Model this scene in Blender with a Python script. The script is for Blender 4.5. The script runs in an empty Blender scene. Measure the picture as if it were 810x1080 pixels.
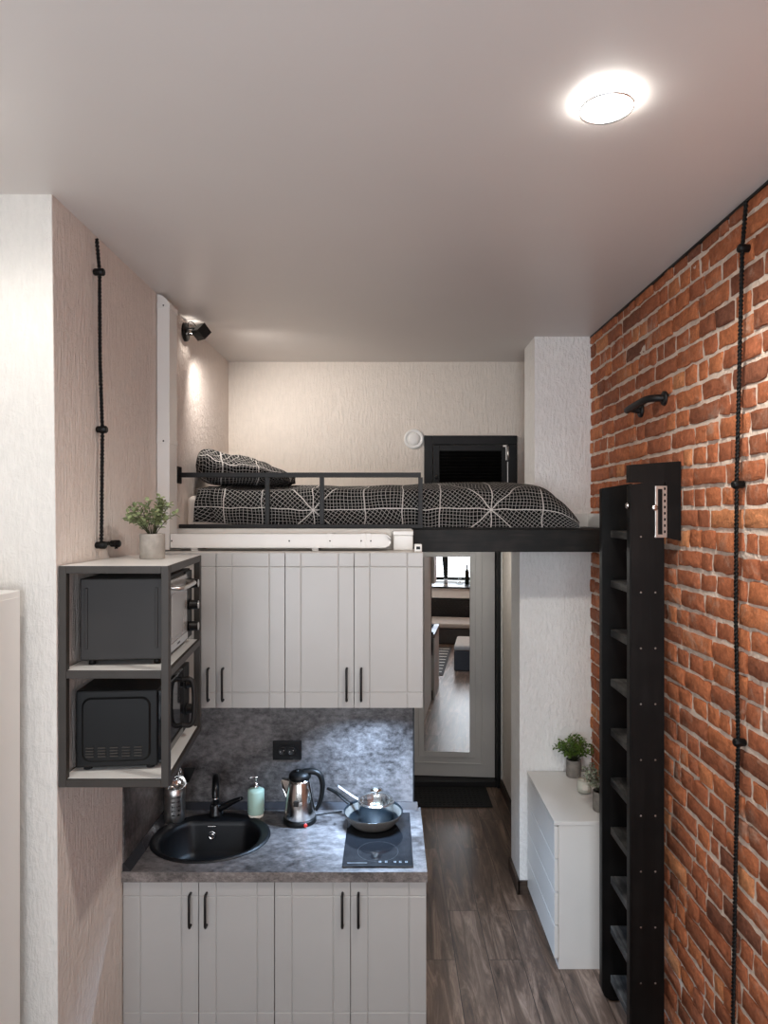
import bpy, bmesh, math, random
from mathutils import Vector, Matrix, Euler, noise
R = random.Random(11)
PI = math.pi
S = bpy.context.scene
COL = S.collection

# ------------------------------------------------------------------ camera
VX, VY, F, H = 410.0, 542.0, 725.0, 2.14
cam_d = bpy.data.cameras.new('camera'); cam = bpy.data.objects.new('camera', cam_d); COL.objects.link(cam)
cam.location = (0, 0, H); cam.rotation_euler = (PI/2, 0, 0)
cam_d.sensor_fit = 'VERTICAL'; cam_d.sensor_height = 36; cam_d.sensor_width = 27
cam_d.lens = F/1080*36
cam_d.shift_x = (405-VX)/1080; cam_d.shift_y = (VY-540)/1080
cam_d.clip_start = 0.02
S.camera = cam

XL, XR, ZC = -1.054, 1.148, 3.14      # left wall, brick wall, ceiling
YK = 3.305                            # kitchen back wall
YB = 4.523                            # wall behind the bed
LF = 2.067                            # loft floor level
WT = 0.73                             # worktop level

# ------------------------------------------------------------------ materials
def nd(nt, t, **kw):
    n = nt.nodes.new(t)
    for k, v in kw.items():
        if k in n.inputs: n.inputs[k].default_value = v
        else: setattr(n, k, v)
    return n

def hexc(c): return (c[0], c[1], c[2], 1.0)

def srgb(r, g, b):
    f = lambda v: (v/255/12.92 if v/255 <= .04045 else ((v/255+.055)/1.055)**2.4)
    return (f(r), f(g), f(b))

def mat(name, col, rough=.5, metal=0.0, var=.06, vscale=8, bump=0.0, bscale=60, stretch=(1,1,1), spec=.5, coat=0.0, trans=0.0, ior=1.45, emis=None, estr=0, detail=4):
    m = bpy.data.materials.new(name); m.use_nodes = True
    nt = m.node_tree; b = nt.nodes['Principled BSDF']
    b.inputs['Roughness'].default_value = rough; b.inputs['Metallic'].default_value = metal
    b.inputs['Specular IOR Level'].default_value = spec; b.inputs['IOR'].default_value = ior
    b.inputs['Coat Weight'].default_value = coat; b.inputs['Transmission Weight'].default_value = trans
    tc = nd(nt, 'ShaderNodeTexCoord'); mp = nd(nt, 'ShaderNodeMapping'); mp.inputs['Scale'].default_value = stretch
    nt.links.new(tc.outputs['Object'], mp.inputs['Vector'])
    n = nd(nt, 'ShaderNodeTexNoise', Scale=vscale, Detail=detail); nt.links.new(mp.outputs[0], n.inputs['Vector'])
    cr = nd(nt, 'ShaderNodeValToRGB')
    cr.color_ramp.elements[0].position = .3; cr.color_ramp.elements[1].position = .7
    cr.color_ramp.elements[0].color = hexc([max(0, c*(1-var)) for c in col])
    cr.color_ramp.elements[1].color = hexc([min(1, c*(1+var)) for c in col])
    nt.links.new(n.outputs['Fac'], cr.inputs['Fac']); nt.links.new(cr.outputs['Color'], b.inputs['Base Color'])
    if bump:
        n2 = nd(nt, 'ShaderNodeTexNoise', Scale=bscale, Detail=3); nt.links.new(mp.outputs[0], n2.inputs['Vector'])
        bp = nd(nt, 'ShaderNodeBump', Strength=bump, Distance=.01)
        nt.links.new(n2.outputs['Fac'], bp.inputs['Height']); nt.links.new(bp.outputs[0], b.inputs['Normal'])
    if emis:
        b.inputs['Emission Color'].default_value = hexc(emis); b.inputs['Emission Strength'].default_value = estr
    return m

M = {}
def plaster(name, col, strength=.55, scale=26, sz=.16):
    m = bpy.data.materials.new(name); m.use_nodes = True; nt = m.node_tree; b = nt.nodes['Principled BSDF']
    b.inputs['Roughness'].default_value = .75; b.inputs['Specular IOR Level'].default_value = .3
    tc = nd(nt, 'ShaderNodeTexCoord'); mp = nd(nt, 'ShaderNodeMapping'); mp.inputs['Scale'].default_value = (1, 1, sz)
    nt.links.new(tc.outputs['Object'], mp.inputs['Vector'])
    n = nd(nt, 'ShaderNodeTexNoise', Scale=scale*3.2, Detail=3, Roughness=.6); nt.links.new(mp.outputs[0], n.inputs['Vector'])
    v = nd(nt, 'ShaderNodeTexNoise', Scale=scale*.9, Detail=6, Roughness=.7, Distortion=.6); nt.links.new(tc.outputs['Object'], v.inputs['Vector'])
    mx = nd(nt, 'ShaderNodeMath', operation='MULTIPLY'); nt.links.new(n.outputs['Fac'], mx.inputs[0]); nt.links.new(v.outputs['Fac'], mx.inputs[1])
    cr = nd(nt, 'ShaderNodeValToRGB'); cr.color_ramp.elements[0].position = .12; cr.color_ramp.elements[1].position = .36
    nt.links.new(mx.outputs[0], cr.inputs['Fac'])
    bp = nd(nt, 'ShaderNodeBump', Strength=strength, Distance=.006)
    nt.links.new(cr.outputs['Color'], bp.inputs['Height']); nt.links.new(bp.outputs[0], b.inputs['Normal'])
    c2 = nd(nt, 'ShaderNodeMixRGB'); c2.inputs[1].default_value = hexc([c*.93 for c in col]); c2.inputs[2].default_value = hexc(col)
    nt.links.new(cr.outputs['Color'], c2.inputs[0]); nt.links.new(c2.outputs[0], b.inputs['Base Color'])
    return m
M['plaster'] = plaster('plaster', srgb(226, 217, 206))
M['plaster_white'] = plaster('plaster_white', srgb(250, 249, 246), .8, 20, .3)
M['plaster_front'] = plaster('plaster_front', srgb(218, 215, 209), .5, 20, .25)
M['plaster_side'] = plaster('plaster_side', srgb(234, 222, 213), .85, 30, .12)
M['ceiling'] = mat('ceiling', srgb(212, 207, 203), .34, 0, .01, 3, spec=.35)
M['white'] = mat('white_laminate', srgb(232, 231, 227), .3, var=.01)
M['white_wall'] = mat('white_paint', srgb(232, 228, 222), .6, var=.02)
M['greige'] = mat('greige_cabinet', srgb(181, 179, 176), .28, var=.012, spec=.45)
M['greige_in'] = mat('greige_carcass', srgb(205, 200, 194), .5, var=.01)
M['black_metal'] = mat('black_metal', srgb(18, 17, 17), .5, .0, .1)
M['frame_metal'] = mat('frame_metal', srgb(54, 50, 46), .5, .1, .1, 14)
M['black_plastic'] = mat('black_plastic', srgb(11, 11, 11), .45, 0, .1, spec=.3)
M['oven_metal'] = mat('oven_metal', srgb(36, 33, 31), .55, .1, .06, 5)
M['steel'] = mat('steel', (.75, .74, .72), .16, 1, .03)
M['brushed'] = mat('brushed_steel', (.62, .6, .58), .32, 1, .06, 30, stretch=(1, 1, .05))
M['silver_glass'] = mat('oven_glass', srgb(150, 146, 142), .22, .35, .08, 3, spec=.7)
M['dark_glass'] = mat('dark_glass', (.008, .009, .011), .05, 0, .02, spec=.5)
M['sink'] = mat('sink_composite', srgb(9, 11, 15), .45, 0, .35, 240, spec=.5)
M['faucet'] = mat('faucet_black', srgb(10, 11, 13), .3, 0, .1)
M['mint'] = mat('mint_ceramic', srgb(176, 205, 190), .32, 0, .03)
M['cream'] = mat('cream', srgb(222, 216, 203), .5)
M['concrete'] = mat('concrete', srgb(158, 152, 144), .85, 0, .16, 34, .25, 90)
M['concrete_dark'] = mat('concrete_grey', srgb(128, 123, 116), .85, 0, .2, 30, .25, 90)
M['soil'] = mat('soil', srgb(38, 30, 24), .95, 0, .4, 120, .5, 200)
M['stem'] = mat('plant_stem', srgb(60, 62, 40), .7)
M['leaf_sage'] = mat('leaf_sage', srgb(128, 138, 98), .6, 0, .3, 45)
M['leaf_green'] = mat('leaf_green', srgb(84, 112, 40), .5, 0, .5, 45)
M['leaf_grey'] = mat('leaf_grey', srgb(132, 138, 118), .6, 0, .3, 45)
M['duct'] = mat('duct_plastic', srgb(228, 226, 222), .38, 0, .01)
M['rubber'] = mat('rubber', srgb(20, 20, 20), .75, 0, .2, 60, .3, 400)
M['red'] = mat('red_switch', srgb(190, 40, 30), .3)
M['pan_in'] = mat('pan_coating', srgb(18, 26, 32), .3, .2, .08)
M['pan_out'] = mat('pan_stone', srgb(104, 101, 96), .5, .1, .35, 260)
M['sheet'] = mat('bed_sheet', srgb(232, 222, 212), .85, 0, .03, 6, .15, 30)
M['door_grey'] = mat('door_paint', srgb(190, 187, 183), .42, 0, .015)
M['mirror'] = mat('mirror_glass', (.92, .92, .91), .0, 1, 0)
M['lens'] = mat('lens_glass', (.85, .85, .83), .1, 0, .02)
M['wax'] = mat('candle_wax', srgb(232, 226, 210), .5, 0, .03)
M['mark'] = mat('panel_print', srgb(150, 155, 158), .5)
M['glow'] = mat('diffuser_and_halo', (1, 1, 1), .4, emis=(1, .97, .92), estr=30)
M['brass'] = mat('hinge_metal', (.78, .76, .72), .3, .9, .03)
M['skin'] = mat('skin', srgb(205, 160, 135), .55, 0, .04)
M['denim'] = mat('dark_trousers', srgb(30, 38, 40), .85, 0, .15, 40)
M['shirt'] = mat('grey_shirt', srgb(92, 92, 94), .85, 0, .1, 30)
M['shoe'] = mat('grey_sneaker', srgb(140, 140, 142), .7, 0, .08)
M['sole'] = mat('white_sole', srgb(225, 225, 222), .6)
M['hair'] = mat('hair', srgb(48, 34, 26), .6, 0, .2, 80)
M['sofa'] = mat('dark_upholstery', srgb(62, 60, 60), .9, 0, .1, 40, .2, 300)
M['sofa_top'] = mat('pale_upholstery', srgb(172, 164, 156), .9, 0, .06, 20, .2, 300)
M['sill_black'] = mat('black_sill', srgb(26, 25, 25), .3)
M['green_glass'] = mat('dark_bottle_glass', srgb(24, 32, 26), .1, 0, .05)

def glass(name, col, mixw=.82):
    m = bpy.data.materials.new(name); m.use_nodes = True; nt = m.node_tree
    for n in list(nt.nodes): nt.nodes.remove(n)
    o = nd(nt, 'ShaderNodeOutputMaterial'); t = nd(nt, 'ShaderNodeBsdfTransparent'); g = nd(nt, 'ShaderNodeBsdfGlossy', Roughness=.03)
    t.inputs[0].default_value = hexc(col)
    lw = nd(nt, 'ShaderNodeLayerWeight', Blend=.5); fr = nd(nt, 'ShaderNodeMath', operation='POWER'); fr.inputs[1].default_value = 4; nt.links.new(lw.outputs['Facing'], fr.inputs[0]); ad = nd(nt, 'ShaderNodeMath', operation='ADD'); ad.inputs[1].default_value = 1-mixw-.06; ad.use_clamp = True
    nt.links.new(fr.outputs[0], ad.inputs[0])
    mx = nd(nt, 'ShaderNodeMixShader'); nt.links.new(ad.outputs[0], mx.inputs[0]); nt.links.new(t.outputs[0], mx.inputs[1]); nt.links.new(g.outputs[0], mx.inputs[2])
    nt.links.new(mx.outputs[0], o.inputs[0])
    return m
M['glass'] = glass('clear_glass', (.93, .96, .96))
M['pane'] = glass('window_glass', (.97, .98, 1), .9)

def slate(name, dark, light, sc=3.0, rough=.34):
    m = bpy.data.materials.new(name); m.use_nodes = True; nt = m.node_tree; b = nt.nodes['Principled BSDF']
    tc = nd(nt, 'ShaderNodeTexCoord'); mp = nd(nt, 'ShaderNodeMapping'); mp.inputs['Scale'].default_value = (1, 1.6, 1.5)
    nt.links.new(tc.outputs['Object'], mp.inputs['Vector'])
    a = nd(nt, 'ShaderNodeTexNoise', Scale=sc, Detail=9, Roughness=.66, Distortion=.5); nt.links.new(mp.outputs[0], a.inputs['Vector'])
    c = nd(nt, 'ShaderNodeTexNoise', Scale=sc*9, Detail=6, Roughness=.75); nt.links.new(mp.outputs[0], c.inputs['Vector'])
    ad = nd(nt, 'ShaderNodeMath', operation='ADD'); nt.links.new(a.outputs['Fac'], ad.inputs[0]); nt.links.new(c.outputs['Fac'], ad.inputs[1])
    hv = nd(nt, 'ShaderNodeMath', operation='MULTIPLY'); hv.inputs[1].default_value = .5; nt.links.new(ad.outputs[0], hv.inputs[0])
    cr = nd(nt, 'ShaderNodeValToRGB'); e = cr.color_ramp.elements
    e[0].position = .40; e[0].color = hexc(dark); e[1].position = .62; e[1].color = hexc(light)
    k = e.new(.5); k.color = hexc([(p*.6+q*.4) for p, q in zip(dark, light)])
    nt.links.new(hv.outputs[0], cr.inputs['Fac']); nt.links.new(cr.outputs['Color'], b.inputs['Base Color'])
    b.inputs['Roughness'].default_value = rough; b.inputs['Specular IOR Level'].default_value = .6
    bp = nd(nt, 'ShaderNodeBump', Strength=.08, Distance=.003); nt.links.new(c.outputs['Fac'], bp.inputs['Height']); nt.links.new(bp.outputs[0], b.inputs['Normal'])
    return m
M['slate'] = slate('slate_laminate', srgb(40, 36, 36), srgb(134, 129, 128))
M['slate_edge'] = slate('slate_edge', srgb(80, 74, 72), srgb(150, 142, 138), 8, .45)
M['strip'] = mat('dark_profile', srgb(52, 52, 56), .25, .2, .08)

def wood_floor():
    m = bpy.data.materials.new('wood_floor'); m.use_nodes = True; nt = m.node_tree; b = nt.nodes['Principled BSDF']
    tc = nd(nt, 'ShaderNodeTexCoord')
    mp = nd(nt, 'ShaderNodeMapping'); mp.inputs['Rotation'].default_value = (0, 0, PI/2); nt.links.new(tc.outputs['Object'], mp.inputs['Vector'])
    br = nd(nt, 'ShaderNodeTexBrick', Scale=1.0); br.offset = .37
    br.inputs['Brick Width'].default_value = 1.1; br.inputs['Row Height'].default_value = .16; br.inputs['Mortar Size'].default_value = .0016
    br.inputs['Color1'].default_value = (.0, .0, .0, 1); br.inputs['Color2'].default_value = (1, 1, 1, 1); br.inputs['Mortar'].default_value = (.3, .3, .3, 1)
    nt.links.new(mp.outputs[0], br.inputs['Vector'])
    mp2 = nd(nt, 'ShaderNodeMapping'); mp2.inputs['Scale'].default_value = (9, 1.1, 1); nt.links.new(tc.outputs['Object'], mp2.inputs['Vector'])
    of = nd(nt, 'ShaderNodeVectorMath', operation='MULTIPLY_ADD'); of.inputs[1].default_value = (7, 13, 5)
    nt.links.new(br.outputs['Color'], of.inputs[0]); nt.links.new(mp2.outputs[0], of.inputs[2])
    n = nd(nt, 'ShaderNodeTexNoise', Scale=1.9, Detail=9, Roughness=.7, Distortion=1.0); nt.links.new(of.outputs[0], n.inputs['Vector'])
    cr = nd(nt, 'ShaderNodeValToRGB'); e = cr.color_ramp.elements
    e[0].position = .32; e[0].color = hexc(srgb(60, 49, 42)); e[1].position = .72; e[1].color = hexc(srgb(178, 154, 136))
    k = e.new(.5); k.color = hexc(srgb(110, 90, 77))
    nt.links.new(n.outputs['Fac'], cr.inputs['Fac'])
    mu = nd(nt, 'ShaderNodeMixRGB', blend_type='MULTIPLY'); mu.inputs[0].default_value = 1
    r2 = nd(nt, 'ShaderNodeValToRGB'); r2.color_ramp.elements[0].color = (.72, .7, .68, 1); r2.color_ramp.elements[1].color = (1, 1, 1, 1)
    nt.links.new(br.outputs['Color'], r2.inputs['Fac']); nt.links.new(cr.outputs['Color'], mu.inputs[1]); nt.links.new(r2.outputs['Color'], mu.inputs[2])
    gm = nd(nt, 'ShaderNodeMixRGB'); gm.inputs[2].default_value = hexc(srgb(36, 29, 25)); nt.links.new(br.outputs['Fac'], gm.inputs[0]); nt.links.new(mu.outputs[0], gm.inputs[1])
    nt.links.new(gm.outputs[0], b.inputs['Base Color'])
    b.inputs['Roughness'].default_value = .31
    bp = nd(nt, 'ShaderNodeBump', Strength=.25, Distance=.003); nt.links.new(n.outputs['Fac'], bp.inputs['Height']); nt.links.new(bp.outputs[0], b.inputs['Normal'])
    return m
M['floor'] = wood_floor()

def black_wood(name, base, light, rough=.42, stretch=(22, 22, 1.2)):
    m = bpy.data.materials.new(name); m.use_nodes = True; nt = m.node_tree; b = nt.nodes['Principled BSDF']
    tc = nd(nt, 'ShaderNodeTexCoord'); mp = nd(nt, 'ShaderNodeMapping'); mp.inputs['Scale'].default_value = stretch
    nt.links.new(tc.outputs['Object'], mp.inputs['Vector'])
    n = nd(nt, 'ShaderNodeTexNoise', Scale=2.2, Detail=7, Roughness=.65, Distortion=.6); nt.links.new(mp.outputs[0], n.inputs['Vector'])
    w = nd(nt, 'ShaderNodeTexNoise', Scale=9, Detail=4); nt.links.new(tc.outputs['Object'], w.inputs['Vector'])
    mu = nd(nt, 'ShaderNodeMath', operation='MULTIPLY'); nt.links.new(n.outputs['Fac'], mu.inputs[0]); nt.links.new(w.outputs['Fac'], mu.inputs[1])
    cr = nd(nt, 'ShaderNodeValToRGB'); e = cr.color_ramp.elements
    e[0].position = .2; e[0].color = hexc(base); e[1].position = .5; e[1].color = hexc(light)
    nt.links.new(mu.outputs[0], cr.inputs['Fac']); nt.links.new(cr.outputs['Color'], b.inputs['Base Color'])
    b.inputs['Roughness'].default_value = rough; b.inputs['Specular IOR Level'].default_value = .28
    bp = nd(nt, 'ShaderNodeBump', Strength=.25, Distance=.002); nt.links.new(n.outputs['Fac'], bp.inputs['Height']); nt.links.new(bp.outputs[0], b.inputs['Normal'])
    return m
M['black_wood'] = black_wood('black_stained_wood', srgb(8, 8, 8), srgb(24, 23, 22))
M['black_wood_x'] = black_wood('black_stained_beam', srgb(8, 8, 7), srgb(44, 39, 34), .5, (1.2, 22, 22))
M['tread'] = black_wood('worn_black_step', srgb(40, 40, 40), srgb(120, 118, 114), .5, (18, 1.5, 18))
M['baseboard'] = black_wood('dark_baseboard', srgb(52, 42, 36), srgb(104, 88, 76), .45, (1.5, 1.5, 20))

def fabric():
    m = bpy.data.materials.new('black_grid_cotton'); m.use_nodes = True; nt = m.node_tree; b = nt.nodes['Principled BSDF']
    L = nt.links.new
    def mth(op, a, c=None, d=None):
        n = nd(nt, 'ShaderNodeMath', operation=op)
        for i, v in enumerate((a, c, d)):
            if v is None: continue
            if isinstance(v, (int, float)): n.inputs[i].default_value = v
            else: L(v, n.inputs[i])
        return n.outputs[0]
    uv = nd(nt, 'ShaderNodeUVMap'); uv.uv_map = 'cloth'
    nz = nd(nt, 'ShaderNodeTexNoise', Scale=7, Detail=1); L(uv.outputs[0], nz.inputs['Vector'])
    wv = nd(nt, 'ShaderNodeVectorMath', operation='MULTIPLY_ADD'); wv.inputs[1].default_value = (.035, .035, 0); L(nz.outputs['Color'], wv.inputs[0]); L(uv.outputs[0], wv.inputs[2])
    sp = nd(nt, 'ShaderNodeSeparateXYZ'); L(wv.outputs[0], sp.inputs[0]); u, v = mth('SUBTRACT', sp.outputs[0], .255), mth('ADD', sp.outputs[1], .165)
    P = .9
    pu = mth('SUBTRACT', mth('FLOORED_MODULO', u, P), P/2); pv = mth('SUBTRACT', mth('FLOORED_MODULO', v, P), P/2)
    ang = mth('ADD', mth('ARCTAN2', pv, pu), PI)
    sec = mth('DIVIDE', ang, PI/4); k = mth('FLOOR', mth('ADD', sec, .5))
    r = mth('SQRT', mth('ADD', mth('MULTIPLY', pu, pu), mth('MULTIPLY', pv, pv)))
    dist = mth('ABSOLUTE', mth('MULTIPLY', r, mth('SINE', mth('MULTIPLY', mth('SUBTRACT', sec, k), PI/4))))
    bold = mth('LESS_THAN', dist, .0025)
    ring = mth('LESS_THAN', mth('ABSOLUTE', mth('SUBTRACT', mth('MAXIMUM', mth('ABSOLUTE', pu), mth('ABSOLUTE', pv)), .26)), .003)
    edge = mth('LESS_THAN', mth('SUBTRACT', P/2, mth('MAXIMUM', mth('ABSOLUTE', pu), mth('ABSOLUTE', pv))), .003)
    par = mth('FLOORED_MODULO', mth('FLOOR', sec), 2)
    th = mth('MULTIPLY', par, PI/5)
    c_, s_ = mth('COSINE', th), mth('SINE', th)
    g1 = mth('SUBTRACT', mth('MULTIPLY', pu, c_), mth('MULTIPLY', pv, s_)); g2 = mth('ADD', mth('MULTIPLY', pu, s_), mth('MULTIPLY', pv, c_))
    G = .0175
    f1 = mth('LESS_THAN', mth('FLOORED_MODULO', g1, G), .0021); f2 = mth('LESS_THAN', mth('FLOORED_MODULO', g2, G), .0021)
    thin = mth('MULTIPLY', mth('MAXIMUM', f1, f2), .55)
    fac = mth('MAXIMUM', mth('MAXIMUM', thin, mth('MULTIPLY', bold, .95)), mth('MAXIMUM', mth('MULTIPLY', edge, .8), mth('MULTIPLY', ring, .7)))
    mx = nd(nt, 'ShaderNodeMixRGB'); mx.inputs[1].default_value = hexc(srgb(15, 15, 16)); mx.inputs[2].default_value = hexc(srgb(205, 200, 195))
    L(fac, mx.inputs[0]); L(mx.outputs[0], b.inputs['Base Color']); b.inputs['Roughness'].default_value = .9; b.inputs['Specular IOR Level'].default_value = .15
    return m
M['fabric'] = fabric()

def brick_mat():
    m = bpy.data.materials.new('old_red_brick'); m.use_nodes = True; nt = m.node_tree; b = nt.nodes['Principled BSDF']; L = nt.links.new
    at = nd(nt, 'ShaderNodeAttribute'); at.attribute_name = 'brick'
    cr = nd(nt, 'ShaderNodeValToRGB'); e = cr.color_ramp.elements
    e[0].position = 0; e[0].color = hexc(srgb(132, 84, 64)); e[1].position = 1; e[1].color = hexc(srgb(214, 146, 100))
    for p, c in ((.2, (156, 96, 68)), (.5, (182, 110, 76)), (.8, (200, 124, 82))):
        k = e.new(p); k.color = hexc(srgb(*c))
    L(at.outputs['Fac'], cr.inputs['Fac'])
    tc = nd(nt, 'ShaderNodeTexCoord')
    n = nd(nt, 'ShaderNodeTexNoise', Scale=21, Detail=9, Roughness=.75, Distortion=.8); L(tc.outputs['Object'], n.inputs['Vector'])
    n3 = nd(nt, 'ShaderNodeTexNoise', Scale=55, Detail=5, Roughness=.7); L(tc.outputs['Object'], n3.inputs['Vector'])
    rr = nd(nt, 'ShaderNodeValToRGB'); rr.color_ramp.elements[0].position = .3; rr.color_ramp.elements[0].color = (.66, .62, .60, 1); rr.color_ramp.elements[1].position = .62; rr.color_ramp.elements[1].color = (1.12, 1.1, 1.08, 1)
    L(n.outputs['Fac'], rr.inputs['Fac'])
    mu = nd(nt, 'ShaderNodeMixRGB', blend_type='MULTIPLY'); mu.inputs[0].default_value = 1; L(cr.outputs['Color'], mu.inputs[1]); L(rr.outputs['Color'], mu.inputs[2])
    # lime smears
    n4 = nd(nt, 'ShaderNodeTexNoise', Scale=6.5, Detail=9, Roughness=.72, Distortion=.4); L(tc.outputs['Object'], n4.inputs['Vector'])
    sm = nd(nt, 'ShaderNodeValToRGB'); sm.color_ramp.elements[0].position = .555; sm.color_ramp.elements[0].color = (0, 0, 0, 1); sm.color_ramp.elements[1].position = .72; sm.color_ramp.elements[1].color = (.75, .75, .75, 1)
    L(n4.outputs['Fac'], sm.inputs['Fac'])
    r3 = nd(nt, 'ShaderNodeValToRGB'); r3.color_ramp.elements[0].position = .32; r3.color_ramp.elements[0].color = (.68, .64, .62, 1); r3.color_ramp.elements[1].position = .6; r3.color_ramp.elements[1].color = (1.1, 1.1, 1.1, 1); L(n3.outputs['Fac'], r3.inputs['Fac'])
    m3 = nd(nt, 'ShaderNodeMixRGB', blend_type='MULTIPLY'); m3.inputs[0].default_value = .8; L(mu.outputs[0], m3.inputs[1]); L(r3.outputs['Color'], m3.inputs[2])
    lm = nd(nt, 'ShaderNodeMixRGB'); lm.inputs[2].default_value = hexc(srgb(190, 165, 146)); L(sm.outputs['Color'], lm.inputs[0]); L(m3.outputs[0], lm.inputs[1])
    L(lm.outputs[0], b.inputs['Base Color']); b.inputs['Roughness'].default_value = .8; b.inputs['Specular IOR Level'].default_value = .3
    ad = nd(nt, 'ShaderNodeMath', operation='ADD'); L(n.outputs['Fac'], ad.inputs[0]); L(n3.outputs['Fac'], ad.inputs[1])
    bp = nd(nt, 'ShaderNodeBump', Strength=.8, Distance=.012); L(ad.outputs[0], bp.inputs['Height']); L(bp.outputs[0], b.inputs['Normal'])
    return m
M['brick'] = brick_mat()
M['mortar'] = mat('lime_mortar', srgb(214, 196, 180), .9, 0, .14, 30, .8, 70)

# ------------------------------------------------------------------ mesh helpers
def box(bm, x0, x1, y0, y1, z0, z1, bev=0.0, seg=2):
    t = bmesh.new()
    bmesh.ops.create_cube(t, size=1)
    for v in t.verts: v.co = Vector((x0+(v.co.x+.5)*(x1-x0), y0+(v.co.y+.5)*(y1-y0), z0+(v.co.z+.5)*(z1-z0)))
    if bev: bmesh.ops.bevel(t, geom=list(t.edges), offset=bev, segments=seg, profile=.5, affect='EDGES')
    merge(bm, t)

def merge(bm, t, mtx=None):
    vm = {}
    for v in t.verts: vm[v] = bm.verts.new(mtx @ v.co if mtx else v.co)
    for f in t.faces:
        try: nf = bm.faces.new([vm[v] for v in f.verts]); nf.smooth = f.smooth; nf.material_index = f.material_index
        except ValueError: pass
    t.free()

def bar(bm, a, b, w, h=None, bev=.001):
    """square bar from a to b"""
    a, b = Vector(a), Vector(b); h = h or w; d = b-a; L = d.length
    t = bmesh.new(); bmesh.ops.create_cube(t, size=1)
    for v in t.verts: v.co = Vector((v.co.x*w, v.co.y*h, (v.co.z+.5)*L))
    if bev: bmesh.ops.bevel(t, geom=list(t.edges), offset=bev, segments=1, affect='EDGES')
    z = d.normalized(); up = Vector((0, 0, 1)) if abs(z.z) < .9 else Vector((0, 1, 0))
    x = up.cross(z).normalized(); y = z.cross(x)
    m = Matrix((x, y, z)).transposed().to_4x4(); m.translation = a
    merge(bm, t, m)

def lathe(bm, prof, c=(0, 0, 0), seg=28, axis=None, cap0=True, cap1=True, smooth=True):
    t = bmesh.new(); rings = []
    for r, z in prof:
        rings.append([t.verts.new((r*math.cos(2*PI*i/seg), r*math.sin(2*PI*i/seg), z)) for i in range(seg)])
    for a, b in zip(rings, rings[1:]):
        for i in range(seg):
            f = t.faces.new((a[i], a[(i+1) % seg], b[(i+1) % seg], b[i])); f.smooth = smooth
    if cap0: t.faces.new(rings[0][::-1])
    if cap1: t.faces.new(rings[-1])
    m = Matrix.Translation(Vector(c))
    if axis is not None: m = m @ Vector((0, 0, 1)).rotation_difference(Vector(axis)).to_matrix().to_4x4()
    merge(bm, t, m)

def tube(bm, pts, r, seg=10, smooth_pts=0, flat=1.0):
    pts = [Vector(p) for p in pts]
    for _ in range(smooth_pts):
        q = [pts[0]]
        for a, b in zip(pts, pts[1:]): q += [a*.75+b*.25, a*.25+b*.75]
        q.append(pts[-1]); pts = q
    n = len(pts); rr = r if isinstance(r, (list, tuple)) else [r]*n
    if len(rr) != n: rr = [rr[0]+(rr[-1]-rr[0])*i/(n-1) for i in range(n)]
    t = bmesh.new(); rings = []; pu = None
    for i, p in enumerate(pts):
        d = (pts[min(i+1, n-1)]-pts[max(i-1, 0)]).normalized()
        if pu is None:
            up = Vector((0, 0, 1)) if abs(d.z) < .9 else Vector((0, 1, 0)); x = up.cross(d).normalized()
        else: x = (pu-d*pu.dot(d)).normalized()
        pu = x; y = d.cross(x)
        rings.append([t.verts.new(p+(x*math.cos(2*PI*k/seg)*rr[i])+(y*math.sin(2*PI*k/seg)*rr[i]*flat)) for k in range(seg)])
    for a, b in zip(rings, rings[1:]):
        for k in range(seg):
            f = t.faces.new((a[k], a[(k+1) % seg], b[(k+1) % seg], b[k])); f.smooth = True
    t.faces.new(rings[0][::-1]); t.faces.new(rings[-1])
    merge(bm, t)

def prism(bm, poly, y0, y1, axis='y'):
    t = bmesh.new()
    def co(p, d):
        return {'y': (p[0], d, p[1]), 'x': (d, p[0], p[1]), 'z': (p[0], p[1], d)}[axis]
    a = [t.verts.new(co(p, y0)) for p in poly]; b = [t.verts.new(co(p, y1)) for p in poly]
    t.faces.new(a); t.faces.new(b[::-1])
    for i in range(len(poly)):
        j = (i+1) % len(poly); t.faces.new((a[i], b[i], b[j], a[j]))
    bmesh.ops.recalc_face_normals(t, faces=list(t.faces))
    merge(bm, t)

def offs(o):
    v = Vector((0, 0, 0))
    while o is not None: v = v+o.location; o = o.parent
    return v

def obj(name, bm, m, parent=None, recalc=True, label=None):
    if recalc: bmesh.ops.recalc_face_normals(bm, faces=list(bm.faces))
    me = bpy.data.meshes.new(name)
    if parent is not None: bm.transform(Matrix.Translation(-offs(parent)))
    bm.to_mesh(me); bm.free()
    for mm in (m if isinstance(m, (list, tuple)) else [m]): me.materials.append(mm)
    o = bpy.data.objects.new(name, me); COL.objects.link(o); o.parent = parent
    if label: o['label'] = label
    return o

def tag(o, label, cat, group=None):
    o['label'] = label; o['category'] = cat
    if group: o['group'] = group
    return o

def thing(name, label, cat, loc=(0, 0, 0), group=None):
    o = bpy.data.objects.new(name, None); o.empty_display_size = .05; COL.objects.link(o); o.location = loc
    return tag(o, label, cat, group)

def struct(name, bm, m, parent=None):
    o = obj(name, bm, m, parent)
    if parent is None: o['kind'] = 'structure'
    return o

def copy_tree(o, parent=None):
    c = o.copy(); COL.objects.link(c); c.parent = parent
    for ch in o.children: copy_tree(ch, c)
    return c

B = bmesh.new
def bx(*a, **k):
    b = B(); box(b, *a, **k); return b

# ------------------------------------------------------------------ the room
YW = -.75          # window wall
XF = -2.05         # far left of the wide part of the room
YL = 2.15          # face of the left chimney-like wall

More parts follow.
